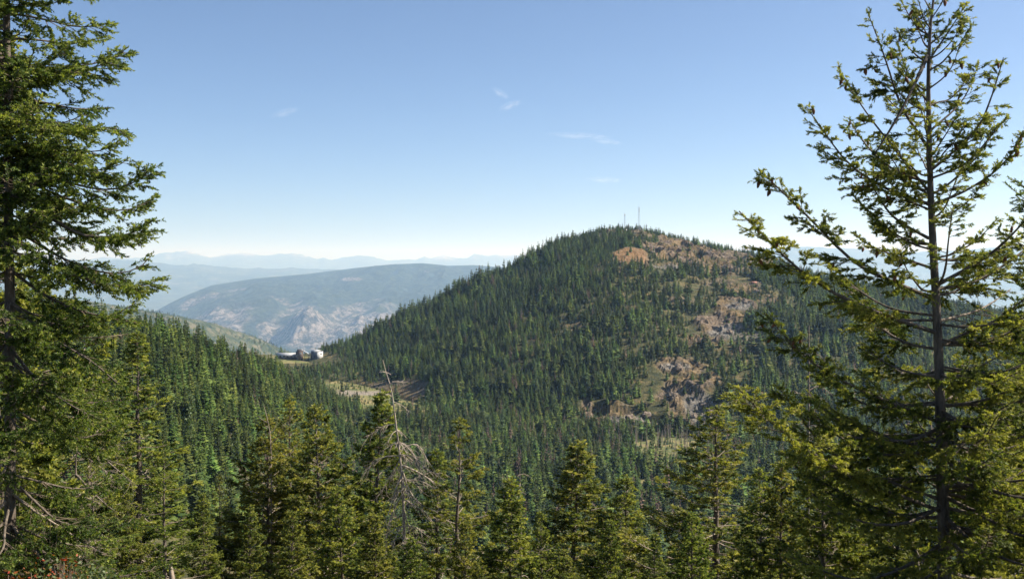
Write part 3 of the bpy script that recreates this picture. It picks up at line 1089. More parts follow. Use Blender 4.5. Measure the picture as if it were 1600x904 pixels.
boxpart('window', gb, (4.95, 1.4, 6.4), (.14, 1.8, 1.6), M['wall_dark'])

HD = 1335.0
g = P(1178, 471, HD)
g = at_ground(1178, HD)
hut = empty('hillside_hut', tuple(g), math.radians(-20))
tag(hut, 'small hut with a rusty roof on the open hillside', 'hut')
boxpart('wall', hut, (0, 0, 1.2), (7, 4.5, 4.2), M['wood_dark'])
gable('roof', hut, 7, 4.5, 1.5, .5, .2, M['rust'], (0, 0, 3.32))
boxpart('door', hut, (1, -2.29, 1.0), (1.2, .12, 2.2), M['wall_dark'])


def lattice_mast(u, d, vtop, wid, label, antennas):
    b = at_ground(u, d)
    H = P(u, vtop, d)[2] - b[2]
    t = empty('radio_mast', tuple(b), .5)
    tag(t, label, 'mast')
    corners = [(wid * math.cos(a), wid * math.sin(a)) for a in (0.3, 2.394, 4.489)]
    for cx, cy_ in corners:
        a = Acc()
        a.tube([[cx * 1.5, cy_ * 1.5, -1], [cx * .7, cy_ * .7, H * .86]], [.14, .11], 5)
        link('leg', a.mesh('leg', [M['steel']]), t)
    a = Acc()
    n = 14
    for k in range(n):
        z0, z1 = H * .86 * k / n, H * .86 * (k + 1) / n
        f0, f1 = 1.5 - .8 * k / n, 1.5 - .8 * (k + 1) / n
        for q in range(3):
            p0, p1 = corners[q], corners[(q + 1) % 3]
            a.tube([[p0[0] * f0, p0[1] * f0, z0], [p1[0] * f1, p1[1] * f1, z1]], [.07, .07], 4)
            a.tube([[p0[0] * f1, p0[1] * f1, z1], [p1[0] * f1, p1[1] * f1, z1]], [.07, .07], 4)
    link('bracing', a.mesh('bracing', [M['steel']]), t)
    a = Acc()
    a.tube([[0, 0, H * .84], [0, 0, H]], [.12, .05], 5)
    link('whip_antenna', a.mesh('whip_antenna', [M['steel']]), t)
    for (f, ang) in antennas:
        o = boxpart('antenna_panel', t, (math.cos(ang) * wid * 1.5, math.sin(ang) * wid * 1.5, H * f), (.35, .8, 2.2), M['steel'], ang)
    a = Acc()
    for cx, cy_ in corners:
        a.tube([[cx * .7, cy_ * .7, H * .8], [cx * 9, cy_ * 9, -2]], [.03, .03], 3)
    link('guy_wires', a.mesh('guy_wires', [M['steel']]), t)
    boxpart('equipment_cabinet', t, (2.4, 0, 1.0), (2.4, 2.0, 3.4), M['roof_white'])
    return t


lattice_mast(998, 1628, 318, .95, 'tall lattice radio mast on the hill summit', [(.72, -1.5), (.78, -.4), (.6, -1.9), (.84, .6)])
lattice_mast(976, 1628, 330, .5, 'shorter slim mast beside the tall lattice mast', [(.80, -1.5), (.83, 0.), (.82, 2.)])
b = at_ground(954, 1622)
pole = empty('summit_pole', tuple(b))
tag(pole, 'thin short pole at the brow left of the masts', 'pole')
a = Acc(); a.tube([[0, 0, -1], [0, 0, 12]], [.16, .1], 5); link('shaft', a.mesh('shaft', [M['steel']]), pole)
a = Acc(); a.tube([[-.9, 0, 11], [.9, 0, 11]], [.08, .08], 4); link('crossarm', a.mesh('crossarm', [M['steel']]), pole)


# ------------------------------------------------------------------ rock outcrops on the open ground
def rock_mesh(seed):
    import bmesh
    bm = bmesh.new()
    bmesh.ops.create_icosphere(bm, subdivisions=3, radius=1)
    r = np.random.default_rng(seed)
    off = r.uniform(0, 50, 2)
    co = np.array([v_.co[:] for v_ in bm.verts])
    n1 = fbm(co[:, 0] * 1.3 + off[0] + co[:, 2] * .8, co[:, 1] * 1.3 + off[1] - co[:, 2] * .6, 4, seed)
    q = np.round(n1 * 5) / 5
    n2 = fbm(co[:, 0] * 4 + off[1] + co[:, 2] * 3, co[:, 1] * 4 + off[0] - co[:, 2] * 2, 3, seed + 9, True)
    co = co * (1 + .75 * (q * .6 + n1 * .4) + .16 * n2)[:, None]
    for v_, c in zip(bm.verts, co): v_.co = c
    me = bpy.data.meshes.new('rock_outcrop')
    bm.to_mesh(me); bm.free()
    return me


def b_rock(nt, vec):
    c = ramp(nt, nz(nt, vec, 2.2, 8, .75), [(.34, (.05, .042, .036)), (.52, (.18, .14, .105)), (.68, (.32, .265, .22))])
    return c, nz(nt, vec, 3.0, 8, .7), 1.0, .4


M['rock'] = rot_mat('outcrop_rock', b_rock)
RM = []
for k in range(5):
    me = rock_mesh(80 + k); me.materials.append(M['rock']); RM.append(me)
ROCKS = [(1030, 388, 1585), (1062, 389, 1580), (1078, 384, 1590), (1108, 396, 1560), (1015, 395, 1570), (1150, 478, 1340), (1165, 470, 1350), (1138, 500, 1280), (1118, 512, 1262),
         (1158, 512, 1262), (1100, 528, 1235), (1060, 575, 1130), (1078, 598, 1080), (1050, 618, 1045), (1100, 632, 1010), (1085, 650, 975), (1112, 650, 975), (1068, 660, 950), 
         (985, 654, 960), (1010, 655, 955), (1180, 455, 1375), (1140, 520, 1245), (1120, 615, 1040)]
r = np.random.default_rng(5)


def hit_hill(u, v):
    """first place where the sight line through (u, v) meets the land"""
    ds = np.arange(700, 1700, 2.0)
    d_ = P(u, v, 1.0)
    zz = land_h(d_[0] * ds, ds)
    i = np.argmax(zz > d_[2] * ds)
    return np.array([d_[0] * ds[i], ds[i], zz[i]])


for k, (ru, rv, rd) in enumerate(ROCKS):
    p = hit_hill(ru, rv)
    o = link('rock_outcrop', RM[k % 5], None, tuple(p - np.array([0, 0, .8])))
    s = r.uniform(2.2, 5.2)
    o.scale = (s * r.uniform(.9, 1.6), s, s * r.uniform(.5, .9))
    o.rotation_euler = (r.normal(0, .2), r.normal(0, .2), r.uniform(0, 6.28))
    where = ('round the summit quarry' if rv < 420 else 'on the open slope halfway up the hill' if rv < 560 else 'at the foot of the hill')
    tag(o, 'craggy brown and grey rock outcrop ' + where, 'rock', 'rock outcrops ' + where)

# ------------------------------------------------------------------ near conifers: limbs, twigs and needle shoots
def resample(pts, K):
    pts = np.asarray(pts, float)
    # smooth through the given points
    for _ in range(2):
        q = [pts[0]]
        for a, b in zip(pts[:-1], pts[1:]):
            q += [a * .75 + b * .25, a * .25 + b * .75]
        q.append(pts[-1])
        pts = np.array(q)
    s = np.concatenate([[0], np.cumsum(np.linalg.norm(np.diff(pts, axis=0), axis=1))])
    t = np.linspace(0, s[-1], K)
    return np.stack([np.interp(t, s, pts[:, k]) for k in range(3)], 1)


def prisms(acc, A, B, ra, rb, matid, tone):
    """thin three-sided twigs from A to B, all at once"""
    n = len(A)
    if n == 0: return
    t = unit(B - A)
    ref = np.where(np.abs(t[:, 2:3]) < .85, np.array([[0, 0, 1.0]]), np.array([[1.0, 0, 0]]))
    e1 = unit(np.cross(t, ref)); e2 = np.cross(t, e1)
    rings = []
    for Q, rr in ((A, ra), (B, rb)):
        rr = np.broadcast_to(np.asarray(rr, float), (n,))[:, None]
        for th in (0, 2.094, 4.189):
            rings.append(Q + rr * (e1 * math.cos(th) + e2 * math.sin(th)))
    V = np.stack(rings, 1).reshape(-1, 3)
    o = np.arange(n)[:, None, None] * 6
    f = np.array([[0, 1, 4, 3], [1, 2, 5, 4], [2, 0, 3, 5]])[None]
    acc.add(V, (o + f).reshape(-1, 4), matid, tone)


def shoots(acc, pos, dr, ln, nl, wd, blades, r, matid, tone):
    """needle shoots: blades set all round a short axis"""
    n = len(pos)
    if n == 0: return
    t = unit(dr)
    ref = np.where(np.abs(t[:, 2:3]) < .85, np.array([[0, 0, 1.0]]), np.array([[1.0, 0, 0]]))
    e1 = unit(np.cross(t, ref)); e2 = np.cross(t, e1)
    k = np.arange(blades)
    ph = r.uniform(0, 6.28, (n, 1)) + k[None] * 2.399
    al = (k[None] + r.uniform(0, .8, (n, blades))) / blades
    rad = e1[:, None] * np.cos(ph)[..., None] + e2[:, None] * np.sin(ph)[..., None]
    tan = -e1[:, None] * np.sin(ph)[..., None] + e2[:, None] * np.cos(ph)[..., None]
    base = pos[:, None] + t[:, None] * (al * np.asarray(ln)[:, None])[..., None]
    fw = .35 + .75 * al
    d = unit(t[:, None] * fw[..., None] + rad * .8)
    L = (nl * r.uniform(.75, 1.2, (n, blades)))[..., None]
    tip = base + d * L
    V = np.stack([base - tan * wd, base + tan * wd, tip], 2)
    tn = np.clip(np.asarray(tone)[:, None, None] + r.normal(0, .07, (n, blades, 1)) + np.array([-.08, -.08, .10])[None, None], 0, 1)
    acc.add(V.reshape(-1, 3), np.arange(n * blades * 3).reshape(-1, 3), matid, np.broadcast_to(tn, (n, blades, 3)).reshape(-1))


def clothe(acc, LP, r, sc=1.0, density=1.0, bare_in=0.18, droop=0.25, spread=.42, maxlen=.75, needle=.034, blades=9, live=None, wid=.0065, tone0=.5, twig_mat=1):
    """twigs and needle shoots over a set of limbs LP (n, K, 3)"""
    n, K, _ = LP.shape
    seg = np.linalg.norm(np.diff(LP, axis=1), axis=2)
    L = seg.sum(1)
    cnt = np.maximum(3, (L * (1 - bare_in) / (.085 * sc) * density).astype(int))
    li = np.repeat(np.arange(n), cnt)
    m = len(li)
    t = bare_in + (1 - bare_in) * r.random(m) ** .85
    fi = t * (K - 1)
    i0 = np.minimum(fi.astype(int), K - 2)
    fr = (fi - i0)[:, None]
    p = LP[li, i0] * (1 - fr) + LP[li, i0 + 1] * fr
    tg = unit(LP[li, i0 + 1] - LP[li, i0])
    side = unit(np.cross(tg, np.array([0, 0, 1.0])))
    sg = np.where(np.arange(m) % 2 == 0, 1.0, -1.0)[:, None]
    ang = r.uniform(.65, 1.15, m)[:, None]
    dz = r.normal(-droop, .22, m)[:, None]
    d = unit(tg * np.cos(ang) + side * sg * np.sin(ang) + np.array([[0, 0, 1.0]]) * dz)
    ln = np.clip(spread * L[li] * (1.03 - t) ** .8 + .07 * sc, .05 * sc, maxlen) * r.uniform(.55, 1.15, m)
    e = p + d * ln[:, None] + np.array([[0, 0, 1.0]]) * (.10 * ln * r.normal(.6, .8, m))[:, None]
    prisms(acc, p, e, .0035 * sc + .006 * ln, .0016 * sc, twig_mat, .5)
    alive = np.ones(n, bool) if live is None else live
    a2 = alive[li]
    # tertiary twigs
    c2 = np.where(a2, np.minimum(9, (ln / (.085 * sc)).astype(int)), np.minimum(4, (ln / (.16 * sc)).astype(int)))
    ti = np.repeat(np.arange(m), c2)
    q = r.uniform(.15, .95, len(ti))[:, None]
    p2 = p[ti] * (1 - q) + e[ti] * q
    d1 = unit(e - p)[ti]
    s2 = unit(np.cross(d1, np.array([0, 0, 1.0]))) * np.where(r.random(len(ti)) < .5, 1.0, -1.0)[:, None]
    d2 = unit(d1 * .75 + s2 * r.uniform(.5, 1.0, (len(ti), 1)) + np.array([[0, 0, 1.0]]) * r.normal(-droop * .7, .3, (len(ti), 1)))
    l2 = np.clip(.5 * ln[ti] * (1.1 - q[:, 0]), .05 * sc, .24 * sc) * r.uniform(.6, 1.2, len(ti))
    e2 = p2 + d2 * l2[:, None]
    prisms(acc, p2, e2, .0022 * sc, .0012 * sc, twig_mat, .5)
    # shoots on secondaries, tertiaries and limb ends
    limb_tone = (tone0 + r.normal(0, .13, n))
    sl_ = .052 * sc
    def place(P0, P1, lens, owner, minfr, tn):
        k = np.maximum(1, (lens * (1 - minfr) / (sl_ * .78) * density).astype(int))
        k = np.where(alive[owner], k, 0)
        ix = np.repeat(np.arange(len(P0)), k)
        f = minfr + (1 - minfr) * r.random(len(ix))[:, None]
        pos = P0[ix] * (1 - f) + P1[ix] * f
        dd = unit(unit(P1 - P0)[ix] + r.normal(0, .28, (len(ix), 3)))
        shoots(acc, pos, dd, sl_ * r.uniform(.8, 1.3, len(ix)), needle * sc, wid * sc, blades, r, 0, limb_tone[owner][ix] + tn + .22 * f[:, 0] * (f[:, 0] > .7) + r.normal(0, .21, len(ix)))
    place(p, e, ln, li, .25, 0.0)
    if len(ti): place(p2, e2, l2, li[ti], .05, .04)
    iL = np.arange(n)
    place(LP[:, int(K * .72)], LP[:, -1], L * .28, iL, .0, .1)
    return p, e, ln, li


def ground_at(x, y):
    return float(land_h(x, y))


def fir_geometry(H, R, seed, sc, crown_base=.08, top_angle=55, low_angle=-12, whorl_gap=.34, per=(4, 6), density=1.0, dead_below=0.0, power=.88, gap_chance=.08,
                 needle=.05, blades=7, wid=.012, tone0=.5, bareness=.2, bare_top=0.0, droop=.22, upturn=.18, trunk_r=None, wander=.03, maxlen=.85, spread=.42):
    r = np.random.default_rng(seed)
    K = 8
    zt = np.linspace(0, H, 12)
    wx = np.cumsum(r.normal(0, wander, 12)) * np.linspace(0, 1, 12)
    wy = np.cumsum(r.normal(0, wander, 12)) * np.linspace(0, 1, 12)
    tp = np.stack([wx, wy, zt], 1)
    tr_ = trunk_r or H * .0105
    tr = Acc()
    tr.tube(tp, np.maximum(tr_ * (1 - zt / H) ** .85, .012), 9, 0, .5, .10)
    limbs, live, rad = [], [], []
    z = H * .985
    gap = whorl_gap * .55
    side_bias = r.uniform(0, 6.28)
    while z > H * crown_base:
        f = z / H
        n = r.integers(per[0], per[1] + 1)
        a0 = r.uniform(0, 6.28)
        for k in range(n):
            if r.random() < gap_chance: continue
            a = a0 + k * 6.283 / n + r.normal(0, .25)
            L = (R * (1 - f) ** power + .07 * sc) * r.uniform(.45, 1.28) * (1 + .18 * math.cos(a - side_bias))
            el = math.radians(low_angle + (top_angle - low_angle) * f ** 1.6 + r.normal(0, 7))
            dead = f < dead_below and r.random() < .85
            if dead: L *= r.uniform(.6, 1.0); el -= .15
            zz = z + r.normal(0, gap * .35)
            b = np.array([np.interp(zz, zt, wx), np.interp(zz, zt, wy), zz])
            o = np.array([math.cos(a), math.sin(a), 0.0])
            s = np.linspace(0, 1, 5)[:, None]
            path = b + o * (L * math.cos(el) * s) + np.array([[0, 0, 1.0]]) * (L * (math.sin(el) * s - .16 * (1 - f) * np.sin(np.pi * s) + upturn * s ** 3 * (1.1 - f) * (-.6 if dead else 1)))
            path[1:] += r.normal(0, .022 * L, (4, 3))
            limbs.append(resample(path, K)); live.append(not dead and not (f > 1 - bare_top)); rad.append(.006 * sc ** .5 + .011 * L)
        z -= gap * r.uniform(.8, 1.2)
        gap = whorl_gap * (.55 + .6 * (1 - f))
    LP = np.array(limbs); live = np.array(live)
    cr = Acc()
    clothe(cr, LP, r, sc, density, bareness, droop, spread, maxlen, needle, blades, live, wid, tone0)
    bl = Acc(); bd = Acc()
    for k in range(len(LP)):
        (bl if live[k] else bd).tube(LP[k], np.linspace(rad[k], rad[k] * .25, K), 5)
    # leader shoots
    shoots(cr, np.array([[wx[-1], wy[-1], H * (1 - .004 * j)] for j in range(6)]), np.tile([[0, 0, 1.0]], (6, 1)), np.full(6, .08 * sc), needle * sc, wid * sc, blades, r, 0, np.full(6, .7))
    return tr, cr, bl, bd, LP, live


FIRS = {}


def fir_kind(key, nmat='needles_mid', **kw):
    tr, cr, bl, bd, LP, live = fir_geometry(**kw)
    d = {'trunk': tr.mesh('fir_trunk', [M['bark']]), 'crown': cr.mesh('fir_crown', [M[nmat], M['twig']])}
    if bl.n: d['limbs'] = bl.mesh('fir_limbs', [M['bark_pale']])
    if bd.n: d['dead_limbs'] = bd.mesh('fir_dead_limbs', [M['deadwood']])
    d['H'] = kw['H']
    FIRS[key] = d


def fir(key, u, vtop, d, label, rz=0.0, widen=1.0, name='fir_tree', lean=(0, 0), group=None):
    """stand a fir so that its tip shows at (u, vtop) at distance d; its foot is on the slope"""
    k = FIRS[key]
    top = P(u, vtop, d)
    zb = ground_at(top[0], d) - .25
    h = top[2] - zb
    t = empty(name, (top[0], d, zb), rz)
    s = h / k['H']
    w = s * widen * 1.38
    t.scale = (w, w * .95, s)
    t.rotation_euler = (lean[0] + random.gauss(0, .02), lean[1] + random.gauss(0, .02), rz)
    tag(t, label, 'fir tree', group)
    link('trunk', k['trunk'], t)
    link('crown', k['crown'], t)
    for nm in ('limbs', 'dead_limbs'):
        if nm in k: tag(link(nm, k[nm], t), kind='stuff')
    return t, h


# kinds of the firs standing 25 to 70 m off
fir_kind('broad', H=13.0, R=3.3, seed=201, sc=1.9, needle=.05, blades=7, wid=.017, crown_base=.10, density=1.5, tone0=.50, low_angle=-8, top_angle=50, whorl_gap=.42, gap_chance=.12, bareness=.22)
fir_kind('dense', H=13.0, R=2.6, seed=202, sc=1.9, needle=.05, blades=7, wid=.017, crown_base=.08, density=1.6, tone0=.46, low_angle=-14, top_angle=48, whorl_gap=.40, gap_chance=.12)
fir_kind('open', H=12.0, R=2.5, seed=203, sc=1.7, needle=.05, blades=7, wid=.016, crown_base=.10, density=1.4, tone0=.52, low_angle=0, top_angle=50, whorl_gap=.58, per=(3, 5), gap_chance=.22, bareness=.3, trunk_r=.13, dead_below=.22)
fir_kind('airy', H=14.0, R=3.4, seed=204, sc=1.9, needle=.05, blades=7, wid=.015, crown_base=.10, density=1.25, tone0=.55, low_angle=4, top_angle=42, whorl_gap=.46, gap_chance=.14, bareness=.26, trunk_r=.17, upturn=.25)
fir_kind('dying', H=12.0, R=2.3, seed=205, sc=1.7, needle=.045, blades=6, wid=.013, crown_base=.08, density=1.0, tone0=.58, low_angle=-18, top_angle=48, whorl_gap=.42, gap_chance=.2, bareness=.35, dead_below=.45)
fir_kind('slim', H=12.0, R=1.7, seed=206, sc=1.7, needle=.05, blades=7, wid=.016, crown_base=.06, density=1.5, tone0=.48, low_angle=-16, top_angle=50, whorl_gap=.38)

fir('dense', -12, -60, 22, 'tall dark fir standing just behind the big fir at the edge of view', 1.3, .72)
fir('dense', 30, 690, 20, 'bushy young fir at the edge of view under the big fir', .3, .8)
fir('dying', 150, 700, 22, 'half bare young fir with brown twigs next to the dead fir', 2.7, .9)
fir('broad', 205, 770, 21, 'bushy young fir right of the dead fir', 4.4, .75)
fir('dense', 95, 780, 17, 'low green fir in front of the dead fir limbs', 5.4, .7)
fir('slim', 212, 520, 42, 'slender pale green fir in front of the dark hillside with bare lit branch tips', .4, 1.25)
fir('dying', 128, 575, 30, 'sparse fir behind the big fir with many dead lower limbs', 1.2, 1.3)
fir('dense', 62, 600, 34, 'dense fir half hidden behind the dead lower limbs of the big fir', 2.4, 1.1)
fir('open', 255, 705, 30, 'short fir in front of the slender pale fir', 3.3, 1.1)
fir('dying', 345, 742, 46, 'thin brownish fir between the slender fir and the twin topped firs', 2.0, .85)
fir('dense', 318, 770, 38, 'young fir at the foot of the hillside wood', 4.0, .9)
fir('broad', 418, 652, 44, 'broad fir, first of the row before the valley', .9, .95)
fir('airy', 457, 625, 47, 'fir with a lit bare trunk section in the middle of the row', 2.6, .8)
fir('broad', 502, 636, 43, 'broad fir with long branches reaching towards the dark pointed fir', 3.8, .95)
fir('dense', 575, 612, 52, 'dark pointed fir behind the dead grey snag', 5.1, .95)
fir('dense', 540, 760, 33, 'low bushy fir below the dark pointed fir', 1.9, 1.0)
fir('dense', 590, 800, 30, 'low green fir in front of the grey snag', 2.9, 1.0)
fir('open', 710, 655, 36, 'open fir with a pale lit trunk beside the grey snag', 4.4, 1.05)
fir('slim', 682, 700, 44, 'narrow fir just behind the open fir', .2, 1.2)
fir('dense', 792, 748, 28, 'deep green bushy fir with two thin leaders', 3.1, 1.05)
fir('dense', 893, 690, 56, 'thick pyramid shaped fir in the centre of the view', 5.6, 1.3)
fir('broad', 975, 745, 50, 'smaller pyramid shaped fir beside the thick one', .7, 1.1)
fir('slim', 1022, 832, 30, 'little dark fir poking up at the bottom edge', 2.2, 1.0)
fir('airy', 1120, 636, 42, 'large airy fir with a black trunk in front of the rocky clearing', 1.5, 1.4)
fir('broad', 1195, 735, 36, 'fir partly behind the limbs of the tall coned fir', 3.6, .95)
fir('broad', 1330, 700, 24, 'shaded fir under the limbs of the tall coned fir', 4.7, 1.0)
fir('dense', 1400, 690, 19, 'dense fir in front of the lower trunk of the coned fir', 1.1, .95)
fir('broad', 1548, 590, 19, 'full fir behind the trunk of the coned fir at the edge of view', .8, .8)
fir('dense', 1612, 540, 17.5, 'dense fir cut by the edge of view below the edge fir limbs', 2.1, .8)
fir('broad', 1292, 668, 21, 'bushy fir behind the low sweeping limbs of the coned fir', 5.0, .9)
fir('dense', 1225, 720, 25, 'dense fir between the airy fir and the bare spar', 3.9, .9)
fir('dense', 640, 838, 27, 'small fir at the foot of the grey snag', 0.5, 1.0)
fir('broad', 850, 800, 34, 'fir filling the gap before the thick pyramid fir', 4.1, .8)
fir('broad', 455, 800, 26, 'bushy fir at the bottom edge below the row', 2.2, .9)
fir('dense', 390, 790, 28, 'dark bushy fir at the bottom edge next to the thin brownish fir', 5.2, .9)
fir('broad', 1080, 800, 27, 'fir at the bottom edge in front of the airy fir', 3.0, .8)
fir('dense', 950, 815, 31, 'fir at the bottom edge under the smaller pyramid fir', 1.0, .85)
fir('broad', 725, 812, 24, 'fir at the bottom edge in front of the open fir', 5.8, .8)


# ------------------------------------------------------------------ the two big firs near the camera
def hero_limb(path_px, d, dtip, r, K=12):
    """limb path given base first as (u, v), running dtip metres towards or away from the viewer"""
    n = len(path_px)
    pts = []
    for i, (u, v) in enumerate(path_px):
        f = i / (n - 1)
        pts.append(P(u, v, d + dtip * f))
    return resample(np.array(pts), K)


def hero_tree(name, label, trunk_px, d, trunk_r, limbs, seed, fill, sc, cones=0, nmat='needles_near', tone0=.5, **kw):
    r = np.random.default_rng(seed)
    tp = np.array([P(u, v, d) for u, v in trunk_px])
    foot = np.array([tp[-1][0], d, ground_at(tp[-1][0], d) - .2])
    tp = np.concatenate([tp, foot[None]]) if tp[-1][2] > foot[2] else tp
    tp = resample(tp[::-1], 26)
    t = empty(name, tuple(foot))
    tag(t, label, 'fir tree')
    f = np.linspace(0, 1, 26)
    a = Acc()
    a.tube(tp - foot, np.interp(f, [0, .5, 1], trunk_r) * (1 + .04 * r.normal(0, 1, 26)), 12, 0, .5, .07)
    link('trunk', a.mesh('trunk', [M['bark']], True), t)
    LP, rad, live = [], [], []
    for spec in limbs:
        px, dt = spec[0], spec[1]
        LP.append(hero_limb(px, d, dt, r)); live.append(True)
        rad.append(spec[2] if len(spec) > 2 else .022)
    # limbs that fill the round of the crown
    for (n, z0, z1, L0, L1, el0, el1, deadp, arange) in fill:
        for k in range(n):
            q = r.random()
            zz = z0 + (z1 - z0) * q
            b = np.array([np.interp(zz, tp[:, 2], tp[:, 0]), np.interp(zz, tp[:, 2], tp[:, 1]), zz])
            L = (L0 + (L1 - L0) * q) * r.uniform(.6, 1.1)
            el = math.radians(el0 + (el1 - el0) * q + r.normal(0, 6))
            an = r.uniform(*arange)
            dead = r.random() < deadp
            o = np.array([math.cos(an), math.sin(an), 0])
            s = np.linspace(0, 1, 5)[:, None]
            path = b + o * L * math.cos(el) * s + np.array([[0, 0, 1.0]]) * L * (math.sin(el) * s - .10 * np.sin(np.pi * s) + (.14 if not dead else -.1) * s ** 3)
            path[1:] += r.normal(0, .02 * L, (4, 3))
            LP.append(resample(path, 12)); live.append(not dead); rad.append(.008 + .0085 * L)
    LP = np.array(LP); live = np.array(live)
    for k in range(len(LP)):
        a = Acc()
        o0 = LP[k][0]
        a.tube(LP[k] - o0, np.linspace(rad[k], rad[k] * .22, 12), 6, 0, .5, .06)
        link('branch' if live[k] else 'dead_branch', a.mesh('branch', [M['bark'] if live[k] else M['deadwood']], True), t, tuple(o0 - foot))
    cr = Acc()
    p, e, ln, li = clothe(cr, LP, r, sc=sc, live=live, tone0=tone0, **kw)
    for v_ in range(len(cr.v)): cr.v[v_] = cr.v[v_] - foot
    link('crown', cr.mesh('crown', [M[nmat], M['twig']]), t)
    if cones:
        cm = Acc()
        zz = np.linspace(0, 1, 6)
        cm.tube(np.stack([0 * zz, 0 * zz, -.085 * zz], 1), .02 * np.sin(np.pi * (.12 + .84 * zz)) ** .7, 6, 0, .5, .18)
        me = cm.mesh('cone', [M['cone']])
        ok = np.where((e[:, 2] > -1.2) & live[li] & (li < len(limbs)))[0]
        for i in r.choice(ok, min(cones, len(ok)), replace=False):
            o = link('cone', me, t, tuple(p[i] * .25 + e[i] * .75 - foot))
            o.rotation_euler = (r.normal(0, .35), r.normal(0, .35), r.uniform(0, 6.28))
            s = r.uniform(.75, 1.15)
            o.scale = (s, s, s)
    return t, LP, foot


R1D = 13.0
R1 = [([(1451, 232), (1405, 165), (1385, 95), (1356, 20)], -.4), ([(1452, 300), (1395, 230), (1350, 172), (1310, 108)], .5),
      ([(1456, 320), (1385, 297), (1325, 258), (1290, 210), (1260, 167)], -.6), ([(1453, 286), (1400, 270), (1355, 232), (1325, 184)], .9),
      ([(1462, 468), (1395, 440), (1335, 414), (1270, 345), (1187, 266)], -.9, .03), ([(1464, 520), (1330, 474), (1250, 425), (1200, 374), (1155, 330)], -1.4, .032),
      ([(1470, 660), (1365, 618), (1300, 587), (1250, 552), (1194, 489)], -1.0, .026), ([(1475, 782), (1335, 732), (1275, 687), (1245, 642), (1215, 602)], -.9, .026),
      ([(1476, 800), (1330, 745), (1260, 702), (1200, 656), (1150, 602)], -1.9, .03), ([(1451, 372), (1395, 342), (1368, 300), (1352, 268)], -.7),
      ([(1450, 97), (1475, 60), (1495, 30), (1511, 4)], .3, .014), ([(1452, 268), (1528, 206), (1551, 148), (1568, 90)], -.4), ([(1451, 206), (1500, 165), (1518, 132), (1530, 98)], .6, .016),
      ([(1456, 320), (1512, 298), (1570, 258), (1606, 200)], -.5), ([(1462, 446), (1522, 414), (1566, 384), (1625, 318)], -.8, .03), ([(1462, 452), (1530, 440), (1590, 400), (1650, 350)], .8, .026),
      ([(1450, 160), (1420, 120), (1408, 85), (1400, 60)], .5, .014), ([(1450, 140), (1480, 118), (1492, 95), (1500, 70)], -.4, .012), ([(1452, 60), (1435, 30), (1428, 5)], .1, .009), ([(1455, 30), (1472, 5), (1480, -20)], -.1, .009),
      ([(1451, 250), (1475, 215), (1490, 190), (1502, 172)], -.7, .012), ([(1460, 420), (1400, 400), (1360, 385), (1330, 362)], .6), ([(1478, 634), (1540, 626), (1585, 606), (1640, 570)], -.6, .024),
      ([(1476, 690), (1540, 690), (1600, 684), (1660, 660)], -.8, .028), ([(1478, 760), (1540, 755), (1600, 750), (1670, 740)], -1.0, .03), ([(1465, 540), (1510, 520), (1560, 500), (1620, 450)], -.4, .024),
      ([(1464, 500), (1400, 500), (1350, 492), (1300, 470)], .4, .022), ([(1468, 590), (1410, 580), (1370, 560), (1340, 530)], .8, .02), ([(1472, 700), (1400, 690), (1340, 660), (1300, 640)], -.2, .024)]
R1_FILL = [(34, -.6, 3.3, 1.5, .55, 18, 42, .0, (0, 6.28)), (58, -5.5, -.6, 2.3, 1.7, -6, 14, .04, (0, 6.28)), (16, -4.5, .3, 2.2, 1.6, -4, 14, .0, (-1.0, .6)), (16, -5.0, -1.6, 2.4, 1.9, -4, 8, .05, (2.6, 4.0))]
cone_fir, R1LP, R1foot = hero_tree('coned_fir', 'tall open fir with upswept limbs and brown cones standing against the sky', [(1467, -70), (1458, 0), (1452, 60), (1450, 130), (1452, 250), (1460, 435), (1464, 480), (1472, 700), (1477, 920)], R1D,
          (.105, .06, .010), R1, 701, R1_FILL, 1.0, cones=110, needle=.034, blades=9, wid=.0085, density=1.45, droop=.24, spread=.28, maxlen=.55, bare_in=.10, tone0=.52)
# the broken bough that hangs dead across its upper limbs
a = Acc()
hb = resample(np.array([P(1449, 88, R1D - .12), P(1430, 130, R1D - .5), P(1405, 180, R1D - .7), P(1366, 242, R1D - .8)]), 12)
a.tube(hb - R1foot, np.linspace(.028, .008, 12), 6, 0, .5, .15)
link('broken_bough', a.mesh('broken_bough', [M['bark_dark']], True), cone_fir)

L1D = 16.0
L1 = [([(10, -120), (60, -60), (100, -25), (136, -8)], -.5), ([(10, 20), (70, 30), (125, 45), (172, 36)], -.4), ([(10, 60), (60, 62), (110, 70), (165, 58)], .6), ([(10, 112), (70, 112), (115, 112), (165, 102), (202, 72)], -.3),
      ([(11, 150), (70, 160), (125, 172), (172, 168)], .8), ([(11, 178), (80, 190), (140, 205), (172, 198), (194, 206)], -.6), ([(12, 205), (70, 222), (130, 240), (175, 232), (198, 205)], .3),
      ([(12, 228), (80, 252), (140, 268), (180, 262), (200, 248)], -.8), ([(13, 255), (100, 284), (170, 300), (212, 285), (243, 258)], -.2, .032), ([(13, 270), (110, 314), (175, 331), (216, 325), (242, 308)], .6, .03),
      ([(13, 300), (75, 338), (125, 369), (170, 371), (212, 364), (241, 343)], -.7, .034), ([(13, 350), (100, 408), (180, 432), (225, 415), (236, 400)], .5, .03), ([(14, 365), (90, 420), (160, 445), (220, 448), (252, 436)], -.5, .034),
      ([(14, 420), (80, 470), (140, 490), (190, 500), (225, 505)], .4, .03), ([(14, 470), (80, 530), (140, 560), (185, 600)], -.9, .03), ([(14, 540), (60, 600), (120, 640), (170, 660)], -.6, .03)]
